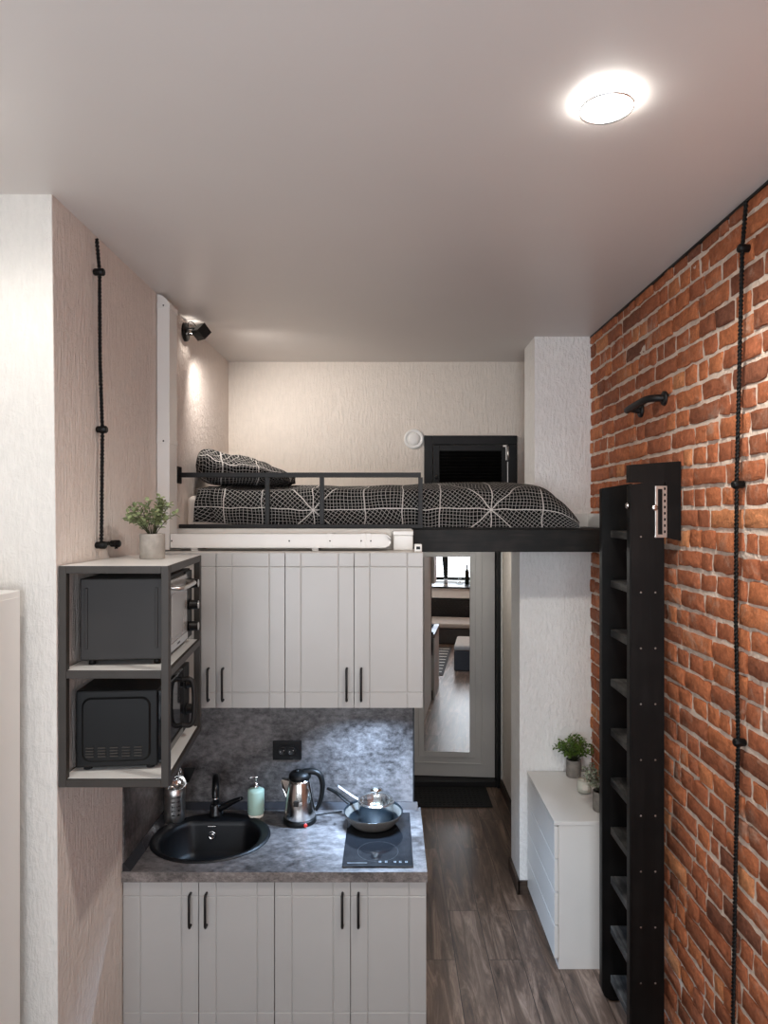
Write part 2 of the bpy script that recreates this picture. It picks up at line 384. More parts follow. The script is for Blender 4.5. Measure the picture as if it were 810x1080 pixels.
struct('floor', bx(XF, XR+.05, YW-.1, 5.62, -.06, 0), M['floor'])
struct('ceiling', bx(XF-.1, XR+.1, YW-.1, YB+.1, ZC, ZC+.06), M['ceiling'])
b = B(); prism(b, [(YL+.044, 0), (YL+.030, 1.9), (YL, ZC), (YL+.16, ZC), (YL+.16, 0)], XF, XL-.001, 'x')
struct('wall_left_front', b, M['plaster_front'])
b = B(); prism(b, [(YL+.046, 0), (YL+.032, 1.9), (YL+.002, ZC), (YB, ZC), (YB, 0)], XL-.12, XL, 'x')
struct('wall_left', b, M['plaster_side'])
struct('wall_far_left', bx(XF-.1, XF, YW, YL+.1, 0, ZC), M['white_wall'])
struct('wall_bed', bx(XL-.12, XR+.05, YB, YB+.1, LF-.14, ZC), M['plaster'])
b = B(); box(b, XL, .117, YK+.012, YB, 0, LF-.005)
struct('wall_kitchen', b, M['white_wall'])
# column, wider below the loft
b = B(); box(b, .823, XR, 3.877, 4.165, LF, ZC); box(b, .738, XR, 3.877, 4.14, 0, LF-.115)
struct('wall_column', b, M['plaster_white'])
struct('wall_corridor_right', bx(.884, XR+.02, 4.16, 5.56, 0, LF-.14), M['plaster'])
struct('wall_corridor_end', bx(-.4, XR+.02, 5.56, 5.62, 0, LF-.14), M['plaster'])
struct('wall_corridor_left', bx(-.06, .117, YB+.002, 5.56, 0, LF-.14), M['white_wall'])
# loft slab / corridor ceiling
struct('floor_loft', bx(.119, XR, 3.472, YB-.002, LF-.115, LF), M['black_wood_x'])
struct('ceiling_corridor', bx(-.1, XR+.02, YB+.105, 5.6, LF-.139, LF-.1), M['white_wall'])
# baseboards
b = B(); box(b, .728, .84, 3.862, 3.876, 0, .075); box(b, .722, .737, 3.862, 4.14, 0, .075)
struct('baseboard_column', b, M['baseboard'])
struct('baseboard_corridor', bx(.868, .883, 4.17, 5.4, 0, .075), M['baseboard'])
b = B(); box(b, .84, XR-.012, 3.862, 3.876, LF, LF+.075, .002); box(b, XR-.03, XR-.014, 3.50, 3.862, LF, LF+.075, .002)
struct('baseboard_loft', b, M['white'])
# window wall behind the camera
WX0, WX1, WZ0, WZ1 = -1.55, .95, .80, 2.55
b = B(); box(b, XF, XR+.05, YW-.1, YW, 0, WZ0-.06); box(b, XF, XR+.05, YW-.1, YW, WZ1, ZC)
box(b, XF, WX0, YW-.1, YW, WZ0-.06, WZ1); box(b, WX1, XR+.05, YW-.1, YW, WZ0-.06, WZ1)
struct('wall_window', b, M['white_wall'])
b = B()
for x in (WX0, -.52, WX1-.05): box(b, x, x+.05, YW-.09, YW-.03, WZ0, WZ1, .004)
for z in (WZ0, WZ1-.05): box(b, WX0+.05, WX1-.05, YW-.09, YW-.03, z, z+.05, .004)
win = struct('window_1', b, M['sill_black'])
obj('pane', bx(WX0+.05, WX1-.05, YW-.062, YW-.058, WZ0+.05, WZ1-.05), M['pane'], win)
struct('trim_windowsill', bx(XF+.02, XR-.02, YW+.002, -.08, WZ0-.04, WZ0-.015, .004), M['sill_black'])
struct('trim_sill_board', bx(XF+.02, XR-.02, YW+.35, -.12, WZ0-.2, WZ0-.042), M['white_wall'])

# brick wall --------------------------------------------------------
def brick_wall():
    bm = B(); lay = bm.faces.layers.float.new('brick')
    y0, y1 = YW, YB
    def q(co, mi, val):
        f = bm.faces.new([bm.verts.new(c) for c in co]); f.material_index = mi; f[lay] = val; f.smooth = False
        return f
    # mortar bed: a subdivided, slightly wavy sheet
    n_y, n_z = 130, 84
    vs = [[bm.verts.new((XR-.0015+.005*noise.noise(Vector((0, j*.31, k*.37)))+.003*noise.noise(Vector((3, j*.9, k*.9))), y0+(y1-y0)*j/n_y, ZC*k/n_z)) for k in range(n_z+1)] for j in range(n_y+1)]
    for j in range(n_y):
        for k in range(n_z):
            f = bm.faces.new((vs[j][k], vs[j][k+1], vs[j+1][k+1], vs[j+1][k])); f.material_index = 1; f.smooth = True
    ch = .0772; rows = int(ZC/ch)+1
    for r in range(rows):
        zb = r*ch+.0075; zt = min((r+1)*ch-.0075, ZC-.001)
        if zt-zb < .02: continue
        y = y0-R.uniform(0, .2)
        header = r % 2 == 0
        while y < y1:
            if R.random() < .32: L = R.uniform(.07, .11)
            elif header and R.random() < .75: L = R.uniform(.105, .13)
            else: L = R.uniform(.2, .255)
            a, c = max(y+.0075, y0), min(y+L-.0075, y1-.001); y += L
            if c-a < .02: continue
            px = XR-R.uniform(.004, .012)
            val = min(1, max(0, R.gauss(.55, .24)))
            dz0, dz1 = R.uniform(-.003, .004), R.uniform(-.004, .003)
            nyy = max(3, int((c-a)/.028)); nz = 3
            ju = lambda s, t: noise.noise(Vector((s*23+r*1.7, t*31, r*3.1)))
            pts = []
            for i in range(nyy+1): pts.append((a+(c-a)*i/nyy, zb+dz0))
            for i in range(1, nz+1): pts.append((c, zb+dz0+(zt+dz1-zb-dz0)*i/nz))
            for i in range(1, nyy+1): pts.append((c-(c-a)*i/nyy, zt+dz1))
            for i in range(1, nz): pts.append((a, zt+dz1-(zt+dz1-zb-dz0)*i/nz))
            cy, cz = (a+c)/2, (zb+zt)/2
            out, mid, inn = [], [], []
            for (yy, zz) in pts:
                jy, jz = ju(yy*1.7, zz)*.008, ju(zz*1.9+5, yy)*.0065
                corner = 1-.02*((abs(yy-cy)/((c-a)/2+1e-6))**6*(abs(zz-cz)/((zt-zb)/2+1e-6))**6)
                yy2, zz2 = min(max(cy+(yy-cy)*corner+jy, y0), y1), min(cz+(zz-cz)*corner+jz, ZC-.0005)
                out.append((XR+.014, yy2, zz2)); mid.append((px+.0015, yy2, zz2))
                dy, dz = cy-yy2, cz-zz2; l = math.hypot(dy, dz)+1e-6; ins = .003
                inn.append((px-.001+.004*ju(yy+9, zz), yy2+dy/l*ins*1.2, zz2+dz/l*ins))
            vo, vm_, vi = ([bm.verts.new(p) for p in pp] for pp in (out, mid, inn))
            n = len(pts); cv = bm.verts.new((px-.001+.006*ju(cy, cz+3), cy, cz))
            for i in range(n):
                j = (i+1) % n
                for A, Bv in ((vo, vm_), (vm_, vi)):
                    f = bm.faces.new((A[i], A[j], Bv[j], Bv[i])); f[lay] = val; f.smooth = A is vm_
                f = bm.faces.new((vi[i], vi[j], cv)); f[lay] = val; f.smooth = True
    # backing
    for co in ([(XR+.05, y0, 0), (XR+.05, y1, 0), (XR+.05, y1, ZC), (XR+.05, y0, ZC)],):
        q(co, 1, .5)
    return bm
struct('wall_right', brick_wall(), [M['brick'], M['mortar']])
struct('trim_ceiling', bx(XR-.014, XR-.002, YL-2.9, 3.876, ZC-.010, ZC-.001), M['black_metal'])

# ------------------------------------------------------------------ cabinets
def grooved(x0, x1, z0, z1, yf, th, vg, hg, w=.0035, d=.0035):
    bm = B()
    def brk(a, c, g):
        o = [(a, 0)]
        for t in g: o += [(t-w, 0), (t, 1), (t+w, 0)]
        return o+[(c, 0)]
    xs, zs = brk(x0, x1, vg), brk(z0, z1, hg)
    V = [[bm.verts.new((x, yf+(d if (gx or gz) else 0), z)) for z, gz in zs] for x, gx in xs]
    for i in range(len(xs)-1):
        for j in range(len(zs)-1): bm.faces.new((V[i][j], V[i+1][j], V[i+1][j+1], V[i][j+1]))
    ring = [V[i][0] for i in range(len(xs))]+[V[-1][j] for j in range(1, len(zs))]+[V[i][-1] for i in range(len(xs)-2, -1, -1)]+[V[0][j] for j in range(len(zs)-2, 0, -1)]
    bk = [bm.verts.new((v.co.x, yf+th, v.co.z)) for v in ring]
    n = len(ring)
    for i in range(n): bm.faces.new((ring[i], bk[i], bk[(i+1) % n], ring[(i+1) % n]))
    bm.faces.new(bk)
    return bm

def bow_handle(x, yf, z0, z1):
    b = B(); tube(b, [(x, yf, z0+.004), (x, yf-.02, z0+.004), (x, yf-.026, z0+.012), (x, yf-.026, z1-.012), (x, yf-.02, z1-.004), (x, yf, z1-.004)], .0052, 8); return b

def cabinet(name, label, cat, group, x0, x1, z0, z1, yf, yb, hz0, hz1, dz0=None):
    dz0 = z0 if dz0 is None else dz0
    t = thing(name, label, cat, ((x0+x1)/2, (yf+yb)/2, z0), group)
    b = B()                                   # open carcass
    box(b, x0, x0+.016, yf+.02, yb, z0, z1); box(b, x1-.016, x1, yf+.02, yb, z0, z1)
    (box(b, x0+.016, x1-.016, yf+.02, yb, z1-.016, z1) if dz0 == z0 else box(b, x0+.016, x1-.016, yf+.02, yf+.036, z1-.05, z1)); box(b, x0+.016, x1-.016, yf+.02, yb, dz0, dz0+.016); box(b, x0+.016, x1-.016, yb-.006, yb, dz0+.016, z1-(.016 if dz0 == z0 else .2))
    if dz0 > z0: box(b, x0+.016, x1-.016, yf+.06, yf+.076, z0, dz0)
    obj('body', b, M['greige_in'], t)
    xm = (x0+x1)/2
    for k, (a, c) in enumerate(((x0+.0015, xm-.0015), (xm+.0015, x1-.0015))):
        w = c-a; hh = z1-dz0
        d = obj('door', grooved(a, c, dz0+.002, z1-.002, yf, .018, [a+w*.225, a+w*.775], [dz0+.068, z1-.062]), M['greige'], t)
        hx = c-.030 if k == 0 else a+.030
        obj('handle', bow_handle(hx, yf, hz0, hz1), M['black_metal'], d)
    return t
UF = F/242.3
xs = [-1.051, -.451, .149]
gU, gL = 'grey wall cabinets over the worktop', 'grey base cabinets under the worktop'
cabinet('wall_cabinet', 'grey wall cabinet half hidden behind the oven shelf', 'cabinet', gU, xs[0], xs[1]-.001, 1.294, 1.971, UF, YK-.003, 1.327, 1.472)
cabinet('wall_cabinet', 'grey wall cabinet at the corridor end, over kettle and frying pan', 'cabinet', gU, xs[1], xs[2], 1.294, 1.971, UF, YK-.003, 1.327, 1.472)
LFy = 2.719
cabinet('base_cabinet', 'grey two-door base cabinet under the black sink', 'cabinet', gL, xs[0], xs[1]-.001, 0, .689, LFy, YK-.02, .510, .645, .1)
cabinet('base_cabinet', 'grey two-door base cabinet under the kettle and hob', 'cabinet', gL, xs[1], xs[2], 0, .689, LFy, YK-.02, .510, .645, .1)

# worktop with an oval cut-out ----------------------------------------
SX, SY, SA, SB = -.776, 3.0, .258, .232
WXL, WXR, WYF, WYB = XL+.002, .152, 2.705, YK-.003
def worktop():
    bm = B(); seg = 48
    hole = [(SX+(SA-.02)*math.cos(2*PI*i/seg), SY+(SB-.02)*math.sin(2*PI*i/seg)) for i in range(seg)]
    rect = [(WXL, WYF), (WXR, WYF), (WXR, WYB), (WXL, WYB)]
    tops = []
    for z in (WT, WT-.04):
        o = [bm.verts.new((x, y, z)) for x, y in rect]; h = [bm.verts.new((x, y, z)) for x, y in hole]
        e = [bm.edges.new((o[i], o[(i+1) % 4])) for i in range(4)]+[bm.edges.new((h[i], h[(i+1) % seg])) for i in range(seg)]
        bmesh.ops.triangle_fill(bm, edges=e, use_beauty=True)
        tops.append((o, h))
    (o1, h1), (o2, h2) = tops
    for i in range(4):
        f = bm.faces.new((o1[i], o2[i], o2[(i+1) % 4], o1[(i+1) % 4])); f.material_index = 1
    for i in range(seg): bm.faces.new((h1[i], h1[(i+1) % seg], h2[(i+1) % seg], h2[i]))
    return bm
wt = obj('worktop', worktop(), [M['slate'], M['slate_edge']])
tag(wt, 'blue-grey slate-look worktop across the base cabinets', 'worktop')
def strip_prism(b, prof, a, c, axis): prism(b, prof, a, c, axis)
b = B(); prism(b, [(WYB-.028, WT), (WYB, WT), (WYB, WT+.028), (WYB-.006, WT+.028)], WXL+.03, .138, 'x')
obj('edge_strip', b, M['strip'], wt)
b = B(); prism(b, [(WXL+.034, WT), (WXL+.002, WT), (WXL+.002, WT+.03), (WXL+.008, WT+.03)], WYF+.006, WYB-.03, 'y')
obj('edge_strip', b, M['strip'], wt)
# splashback
t = thing('splashback', 'dark slate-look splashback panel between worktop and wall cabinets', 'splashback', (-.45, YK, WT))
obj('back_panel', bx(XL+.008, .116, YK, YK+.010, WT+.002, 1.3), M['slate'], t)
obj('side_panel', bx(XL+.001, XL+.007, 2.72, YK+.01, WT+.002, 1.288), M['slate'], t)
obj('edge_profile', bx(.116, .123, YK-.001, YK+.011, WT+.002, 1.3), M['black_metal'], t)

# ------------------------------------------------------------------ sink, tap and things on the worktop
def sink():
    bm = B(); seg = 56
    def outer(th, a, c): return (SX+a*math.cos(th), SY+c*math.sin(th))
    def inner(th, sc=1.0):          # oval bowl with a straight back edge
        x = .212*math.cos(th)*sc; y = -.012+.205*math.sin(th)*sc
        return (SX+x, SY+min(y, .150*sc))
    ths = [2*PI*i/seg for i in range(seg)]
    loops = []
    add = lambda f, z: loops.append([bm.verts.new((*f(t), z)) for t in ths])
    add(lambda t: outer(t, SA, SB), WT+.0005); add(lambda t: outer(t, SA-.004, SB-.004), WT+.008); add(lambda t: outer(t, SA-.014, SB-.014), WT+.010)
    add(lambda t: outer(t, SA-.022, SB-.02), WT+.005)
    add(lambda t: inner(t, 1.05), WT+.004); add(lambda t: inner(t, 1.0), WT-.002); add(lambda t: inner(t, .97), WT-.02); add(lambda t: inner(t, .92), WT-.13); add(lambda t: inner(t, .8), WT-.155); add(lambda t: inner(t, .2), WT-.162)
    for a, c in zip(loops, loops[1:]):
        for i in range(seg):
            f = bm.faces.new((a[i], a[(i+1) % seg], c[(i+1) % seg], c[i])); f.smooth = True
    bm.faces.new(loops[-1])
    return bm
sk = thing('sink', 'black oval sink set in the worktop', 'sink', (SX, SY, WT))
obj('bowl', sink(), M['sink'], sk)
b = B(); yy = SY+.134; lathe(b, [(.019, 0), (.019, .003), (.015, .005), (.013, .003), (.004, .003), (.004, .006)], (SX-.03, yy, WT-.055), 24, (0, -1, .12))
obj('overflow', b, M['steel'], sk, label='round chrome overflow')
b = B(); box(b, SX-.05, SX-.012, yy-.003, yy+.006, WT-.022, WT-.012, .002); obj('overflow_plate', b, M['steel'], sk)
b = B(); lathe(b, [(.042, 0), (.042, .003), (.03, .005), (.026, .001), (.006, .001)], (SX, SY-.02, WT-.163), 28); obj('drain', b, M['steel'], sk)

FX, FY = -.805, 3.205
t = thing('faucet', 'tall matt black faucet behind the sink', 'faucet', (FX, FY, WT+.005))
b = B(); lathe(b, [(.034, 0), (.034, .012), (.028, .02), (.026, .05), (.022, .058)], (FX, FY, WT+.005), 24)
obj('body', b, M['faucet'], t)
b = B(); tube(b, [(FX, FY, WT+.055), (FX, FY, WT+.13), (FX+.003, FY-.015, WT+.185), (FX+.012, FY-.05, WT+.208), (FX+.022, FY-.095, WT+.20), (FX+.028, FY-.125, WT+.17), (FX+.030, FY-.13, WT+.14)], .0155, 14, 2)
obj('spout', b, M['faucet'], t)
b = B(); lathe(b, [(.0132, 0), (.0132, .008), (.010, .009)], (FX+.030, FY-.13, WT+.133), 18); obj('aerator', b, M['steel'], t)
b = B(); tube(b, [(FX+.02, FY, WT+.04), (FX+.05, FY-.005, WT+.055), (FX+.09, FY-.012, WT+.078), (FX+.125, FY-.018, WT+.092)], [.024, .026, .022, .010], 14, 1, .75)
obj('lever', b, M['faucet'], t)

# soap dispenser
c = (-.619, 3.205, WT)
t = thing('soap_dispenser', 'mint green soap dispenser with chrome pump', 'soap dispenser', c)
b = B(); lathe(b, [(.034, 0), (.036, .002), (.036, .018)], c, 28); obj('base', b, M['cream'], t)
b = B(); lathe(b, [(.037, .018), (.0385, .022), (.0385, .118), (.036, .126), (.020, .132), (.015, .134)], c, 28); obj('bottle', b, M['mint'], t)
b = B(); lathe(b, [(.015, .134), (.015, .146), (.008, .149), (.0055, .15), (.0055, .178), (.011, .179), (.011, .187), (.004, .189)], c, 18)
tube(b, [(c[0], c[1], c[2]+.183), (c[0]-.022, c[1]-.006, c[2]+.184), (c[0]-.032, c[1]-.009, c[2]+.176)], .0036, 8); obj('pump', b, M['steel'], t)

# utensil holder
c = (-.985, 3.165, WT)
def holder():
    bm = B(); seg = 40; Rr = .047; hh = .155
    # slots: columns with open bands facing the front
    zs = [0, .035, .041, .055, .061, .075, .081, .095, .101, .115, .121, hh]
    rings = [[bm.verts.new((c[0]+Rr*math.cos(2*PI*i/seg), c[1]+Rr*math.sin(2*PI*i/seg), c[2]+.001+z)) for i in range(seg)] for z in zs]
    for k in range(len(zs)-1):
        slot = k % 2 == 1
        for i in range(seg):
            deg = (i % 10)
            if slot and deg in (0, 1, 3, 4): continue
            f = bm.faces.new((rings[k][i], rings[k][(i+1) % seg], rings[k+1][(i+1) % seg], rings[k+1][i])); f.smooth = True
    bm.faces.new(rings[0][::-1])
    inner = [bm.verts.new((c[0]+(Rr-.003)*math.cos(2*PI*i/seg), c[1]+(Rr-.003)*math.sin(2*PI*i/seg), c[2]+hh+.003)) for i in range(seg)]
    for i in range(seg): bm.faces.new((rings[-1][i], rings[-1][(i+1) % seg], inner[(i+1) % seg], inner[i])).smooth = True
    inn2 = [bm.verts.new((v.co.x, v.co.y, c[2]+.12)) for v in inner]
    for i in range(seg): bm.faces.new((inner[i], inner[(i+1) % seg], inn2[(i+1) % seg], inn2[i])).smooth = True
    return bm
tag(obj('utensil_holder', holder(), M['brushed']), 'slotted steel utensil holder at the left back corner of the worktop', 'utensil holder')
def spoon(px, py, tx, ty, top, bowl, name, label):
    t = thing(name, label, 'utensil', (c[0]+px, c[1]+py, c[2]+.004), 'utensils in the steel holder')
    a = Vector((c[0]+px, c[1]+py, c[2]+.006)); e = Vector((c[0]+tx, c[1]+ty, c[2]+top))
    b = B(); tube(b, [a, a.lerp(e, .5), e], .004, 8, 0); obj('handle', b, M['steel'], t)
    b = B(); d = (e-a).normalized()
    if bowl == 'ladle':
        lathe(b, [(.004, .0), (.02, .004), (.029, .014), (.031, .026), (.028, .025), (.02, .009), (.004, .005)], e+Vector((0, -.004, -.006)), 20, (.1, -.95, .35))
    elif bowl == 'whisk':
        for k in range(6):
            an = PI*k/6; ux = Vector((math.cos(an), math.sin(an), 0))
            tube(b, [e, e+d*.03+ux*.022, e+d*.06+ux*.026, e+d*.085+ux*.014, e+d*.09-ux*.0, e+d*.085-ux*.014, e+d*.06-ux*.026, e+d*.03-ux*.022, e], .0014, 6, 1)
    elif bowl == 'turner':
        s = Vector((.026, 0, 0)); prof = [e-s*.5, e+s*.5, e+d*.07+s, e+d*.07-s]
        for q in (0, 1): pass
        vs = [b.verts.new(p+Vector((0, o, 0))) for o in (-.0015, .0015) for p in prof]
        for f in ((0, 1, 2, 3), (7, 6, 5, 4), (0, 4, 5, 1), (1, 5, 6, 2), (2, 6, 7, 3), (3, 7, 4, 0)): b.faces.new([vs[i] for i in f])
    obj('head', b, M['steel'] if bowl != 'turner' else M['black_plastic'], t)
spoon(.0, .005, .012, -.01, .16, 'whisk', 'whisk', 'steel wire whisk standing highest in the utensil holder')
spoon(-.01, .0, -.040, .004, .20, 'ladle', 'ladle', 'steel ladle leaning left in the utensil holder')
spoon(.01, .01, .05, .01, .17, 'turner', 'turner', 'black turner leaning right in the utensil holder')
spoon(.02, -.01, .032, -.022, .19, 'ladle', 'serving_spoon', 'steel serving spoon in the utensil holder, front right of the whisk')

# kettle ---------------------------------------------------------------
c = Vector((-.408, 3.155, WT))
t = thing('kettle', 'shiny steel electric kettle with black handle', 'kettle', c)
b = B(); lathe(b, [(.078, 0), (.081, .003), (.081, .018), (.077, .024)], c, 40); obj('base', b, M['black_plastic'], t)
b = B(); lathe(b, [(.076, .0245), (.0765, .032), (.074, .06), (.069, .11), (.062, .155), (.055, .19), (.051, .208)], c, 48); obj('body', b, M['steel'], t)
b = B(); lathe(b, [(.053, .2085), (.055, .214), (.052, .228), (.043, .238), (.026, .244), (.008, .246)], c, 40); lathe(b, [(.012, .2465), (.012, .252), (.008, .255)], c+Vector((-.012, -.01, -.003)), 16); obj('lid', b, M['black_plastic'], t)
b = B()
prof = [(-.046, .20), (-.088, .206), (-.091, .196), (-.083, .165), (-.066, .125), (-.056, .125)]
pr = [(c.x+p[0], c.z+p[1]) for p in prof]
t2 = bmesh.new()
for s in (-1, 1):
    pass
ring = []
for p in prof:
    wdt = .020*(1 if p[0] > -.07 else .62)
    ring.append((t2.verts.new((c.x+p[0], c.y-wdt, c.z+p[1])), t2.verts.new((c.x+p[0], c.y+wdt, c.z+p[1]))))
n = len(ring)
for i in range(n):
    j = (i+1) % n; t2.faces.new((ring[i][0], ring[j][0], ring[j][1], ring[i][1]))
t2.faces.new([r[0] for r in ring]); t2.faces.new([r[1] for r in ring][::-1]); merge(b, t2)
obj('spout', b, M['steel'], t)
b = B(); tube(b, [(c.x+.02, c.y, c.z+.236), (c.x+.065, c.y, c.z+.243), (c.x+.098, c.y, c.z+.228), (c.x+.112, c.y, c.z+.185), (c.x+.109, c.y, c.z+.135), (c.x+.098, c.y, c.z+.085), (c.x+.078, c.y, c.z+.055)], [.02, .02, .018, .016, .015, .013, .011], 14, 2, .85)
obj('handle', b, M['black_plastic'], t)
b = B(); box(b, c.x-.022, c.x+.002, c.y-.0725, c.y-.068, c.z+.098, c.z+.124, .002); obj('badge', b, M['oven_metal'], t)
b = B(); box(b, c.x+.006, c.x+.02, c.y-.0715, c.y-.068, c.z+.106, c.z+.116, .001); obj('badge_plate', b, M['brushed'], t)
b = B(); lathe(b, [(.009, 0), (.009, .004), (.006, .006)], (c.x+.036, c.y-.072, c.z+.011), 16, (.45, -.9, 0)); obj('power_switch', b, M['red'], t, label='red power switch')
b = B(); tube(b, [(c.x+.06, c.y+.05, c.z+.006), (c.x+.1, c.y+.07, c.z+.004), (c.x+.15, c.y+.085, c.z+.004), (c.x+.2, c.y+.1, c.z+.004)], .0034, 8, 2); obj('power_cord', b, M['black_plastic'], t)
t.scale = (.94, .94, .95)

# hob --------------------------------------------------------------------
HX0, HX1, HY0, HY1 = -.187, .098, 2.738, 3.235
t = thing('hob', 'black glass two-zone hob set in the worktop', 'hob', (-.045, 2.98, WT))
obj('glass_top', bx(HX0, HX1, HY0, HY1, WT+.0005, WT+.006, .0015), M['dark_glass'], t)
b = B(); zt = WT+.0063
def dash(x0, x1, y0, y1): box(b, x0, x1, y0, y1, zt-.0004, zt)
dash(HX0+.02, HX0+.10, HY0+.026, HY0+.0285); obj('slider_mark', b, M['mark'], t)
for k, x in enumerate((-.04, -.015, .02, .042, .066)):
    b = B(); dash(x, x+.010, HY0+.03, HY0+.0325); dash(x, x+.010, HY0+.040, HY0+.0425)
    dash(x, x+.0022, HY0+.03, HY0+.0425)
    if k in (0, 2, 4): dash(x+.0078, x+.010, HY0+.03, HY0+.0425)
    obj('control_mark', b, M['mark'], t)
for yy in (2.86, 3.1):
    seg = 48; b = B()
    for rr in (.085,):
        o = [b.verts.new((-.045+rr*math.cos(2*PI*i/seg), yy+rr*math.sin(2*PI*i/seg), zt)) for i in range(seg)]; q = [b.verts.new((-.045+(rr-.0012)*math.cos(2*PI*i/seg), yy+(rr-.0012)*math.sin(2*PI*i/seg), zt)) for i in range(seg)]
        for i in range(seg): b.faces.new((o[i], o[(i+1) % seg], q[(i+1) % seg], q[i]))
    obj('zone_ring', b, M['oven_metal'], t)

# frying pan, saucepan, lid ------------------------------------------------
c = Vector((-.070, 3.115, WT+.0068))
t = thing('frying_pan', 'grey stone-effect frying pan standing on the hob', 'frying pan', c)
b = B(); lathe(b, [(.082, .0), (.095, .004), (.116, .026), (.131, .052), (.134, .060), (.1325, .0615), (.130, .060), (.1275, .053), (.112, .028), (.093, .0075), (.02, .006)], c, 56)
for f in b.faces:
    q = f.calc_center_median()-c; rr = math.hypot(q.x, q.y)
    f.material_index = 1 if (q.z > .0045 and rr < .1318 and not (q.z < .0585 and rr > .0945+(q.z)*.66 and False)) else 0
lim = [(.0, .0)]
for f in b.faces:
    q = f.calc_center_median()-c; rr = math.hypot(q.x, q.y)
    edge = .082+.013*min(q.z, .004)/.004 if q.z < .004 else .095+(q.z-.004)*.68
    f.material_index = 0 if rr > edge-.0012 and q.z < .0605 else 1
obj('bowl', b, [M['pan_out'], M['pan_in']], t)
b = B(); d = Vector((-.80, .55, 0)).normalized(); e = c+d*.132+Vector((0, 0, .055))
tube(b, [e-d*.004, e+d*.03+Vector((0, 0, .012)), e+d*.07+Vector((0, 0, .032)), e+d*.11+Vector((0, 0, .042)), e+d*.135+Vector((0, 0, .044))], [.011, .012, .013, .014, .010], 12, 1, .6)
obj('handle', b, M['black_plastic'], t)
p = c+Vector((.012, .012, .0085))
t = thing('saucepan', 'small steel saucepan with glass lid stacked inside the frying pan', 'saucepan', p)
b = B(); lathe(b, [(.076, 0), (.08, .004), (.081, .088), (.084, .091), (.082, .092), (.079, .088), (.077, .006), (.02, .005)], p, 44); obj('pot', b, M['steel'], t)
b = B(); d = Vector((-.88, .47, 0)).normalized(); e = p+d*.08+Vector((0, 0, .076))
tube(b, [e, e+d*.03+Vector((0, 0, .006)), e+d*.08+Vector((0, 0, .026)), e+d*.13+Vector((0, 0, .046))], [.0065, .008, .0095, .0085], 12, 1, .5); obj('handle', b, M['brushed'], t)
q = p+Vector((0, 0, .0925)); sp = t
b = B(); lathe(b, [(.0768, .0), (.0815, .0005), (.082, .003), (.079, .0048), (.0768, .003)], q, 44, cap0=False, cap1=False); ld = obj('lid', b, M['steel'], sp, label='domed glass lid with steel rim')
b = B(); lathe(b, [(.0775, .0025), (.07, .010), (.052, .019), (.03, .0245), (.008, .026)], q, 44, cap0=False, cap1=False); obj('glass_dome', b, M['glass'], ld)
b = B(); lathe(b, [(.010, .026), (.012, .029), (.006, .031), (.006, .036), (.024, .041), (.028, .049), (.022, .057), (.008, .060)], q, 24); obj('knob', b, M['steel'], ld)

# socket ----------------------------------------------------------------------
sz0, sx0 = 2.14-(791-542)/219.5, (303-VX)/219.5
t = thing('wall_socket', 'black double wall socket on the slate splashback', 'socket', (sx0, YK, sz0))
obj('plate', bx(sx0-.069, sx0+.069, YK-.010, YK-.001, sz0-.046, sz0+.046, .003), M['faucet'], t)
b = B(); outl = []
for s in (1, -1):
    for k in range(13):
        a = -PI/2+PI*k/12; outl.append((sx0+s*(.022+.024*math.cos(a)), sz0+s*.024*math.sin(a)))
prism(b, outl, YK-.016, YK-.010); obj('insert', b, M['black_plastic'], t)
for s in (-1, 1):
    b = B(); lathe(b, [(.0195, 0), (.0195, .003), (.0165, .003), (.0165, .0008), (.004, .0008)], (sx0+s*.0225, YK-.0162, sz0), 24, (0, -1, 0)); obj('socket_ring', b, M['oven_metal'], t)
for s in (-1, 1):
    for k in (-1, 1):
        b = B(); lathe(b, [(.0024, 0), (.0024, .0022)], (sx0+s*.0225+k*.0085, YK-.0172, sz0+.003*k), 10, (0, -1, 0)); obj('contact', b, M['brass'], t)

# ------------------------------------------------------------------ steel shelf with the ovens
SY0, SY1 = 2.186, 2.76
A0, A1 = -.700, -.752          # room-side edge at the near / far end
SZT, SZM, SZB = 1.974, 1.640, 1.294
XW = XL+.004
t = thing('steel_shelf', 'black steel frame shelf with white boards on the left wall', 'shelf', (-.88, 2.48, SZB))
bw = .024
b = B()
def xa(y): return A0+(A1-A0)*(y-SY0)/(SY1-SY0)
for (x, y) in ((XW+bw/2, SY0+bw/2), (A0-bw/2, SY0+bw/2), (XW+bw/2, SY1-bw/2), (A1-bw/2, SY1-bw/2)):
    bar(b, (x, y, SZB-bw), (x, y, SZT), bw, bw)
for z in (SZT-bw/2, SZM-bw/2, SZB-bw/2):
    e = .0006
    bar(b, (XW+bw, SY0+bw/2, z), (A0-bw, SY0+bw/2, z), bw, bw); bar(b, (XW+bw, SY1-bw/2, z), (A1-bw, SY1-bw/2, z), bw, bw)
    bar(b, (XW+bw/2, SY0+bw, z), (XW+bw/2, SY1-bw, z), bw, bw); bar(b, (A0-bw/2, SY0+bw, z), (A1-bw/2, SY1-bw, z), bw, bw)
obj('frame', b, M['frame_metal'], t)
for z in (SZT, SZM, SZB):
    b = B(); zz = z+.0008
    prism(b, [(XW+.004, SY0+.004), (A0-.006, SY0+.004), (A1-.006, SY1-.004), (XW+.004, SY1-.004)] if z == SZT else [(XW+.006, SY0+.012), (A0-.012, SY0+.012), (A1-.012, SY1-.012), (XW+.006, SY1-.012)], zz-.004 if z == SZT else zz-.010, zz, 'z')
    obj('shelf_board', b, M['white'], t)

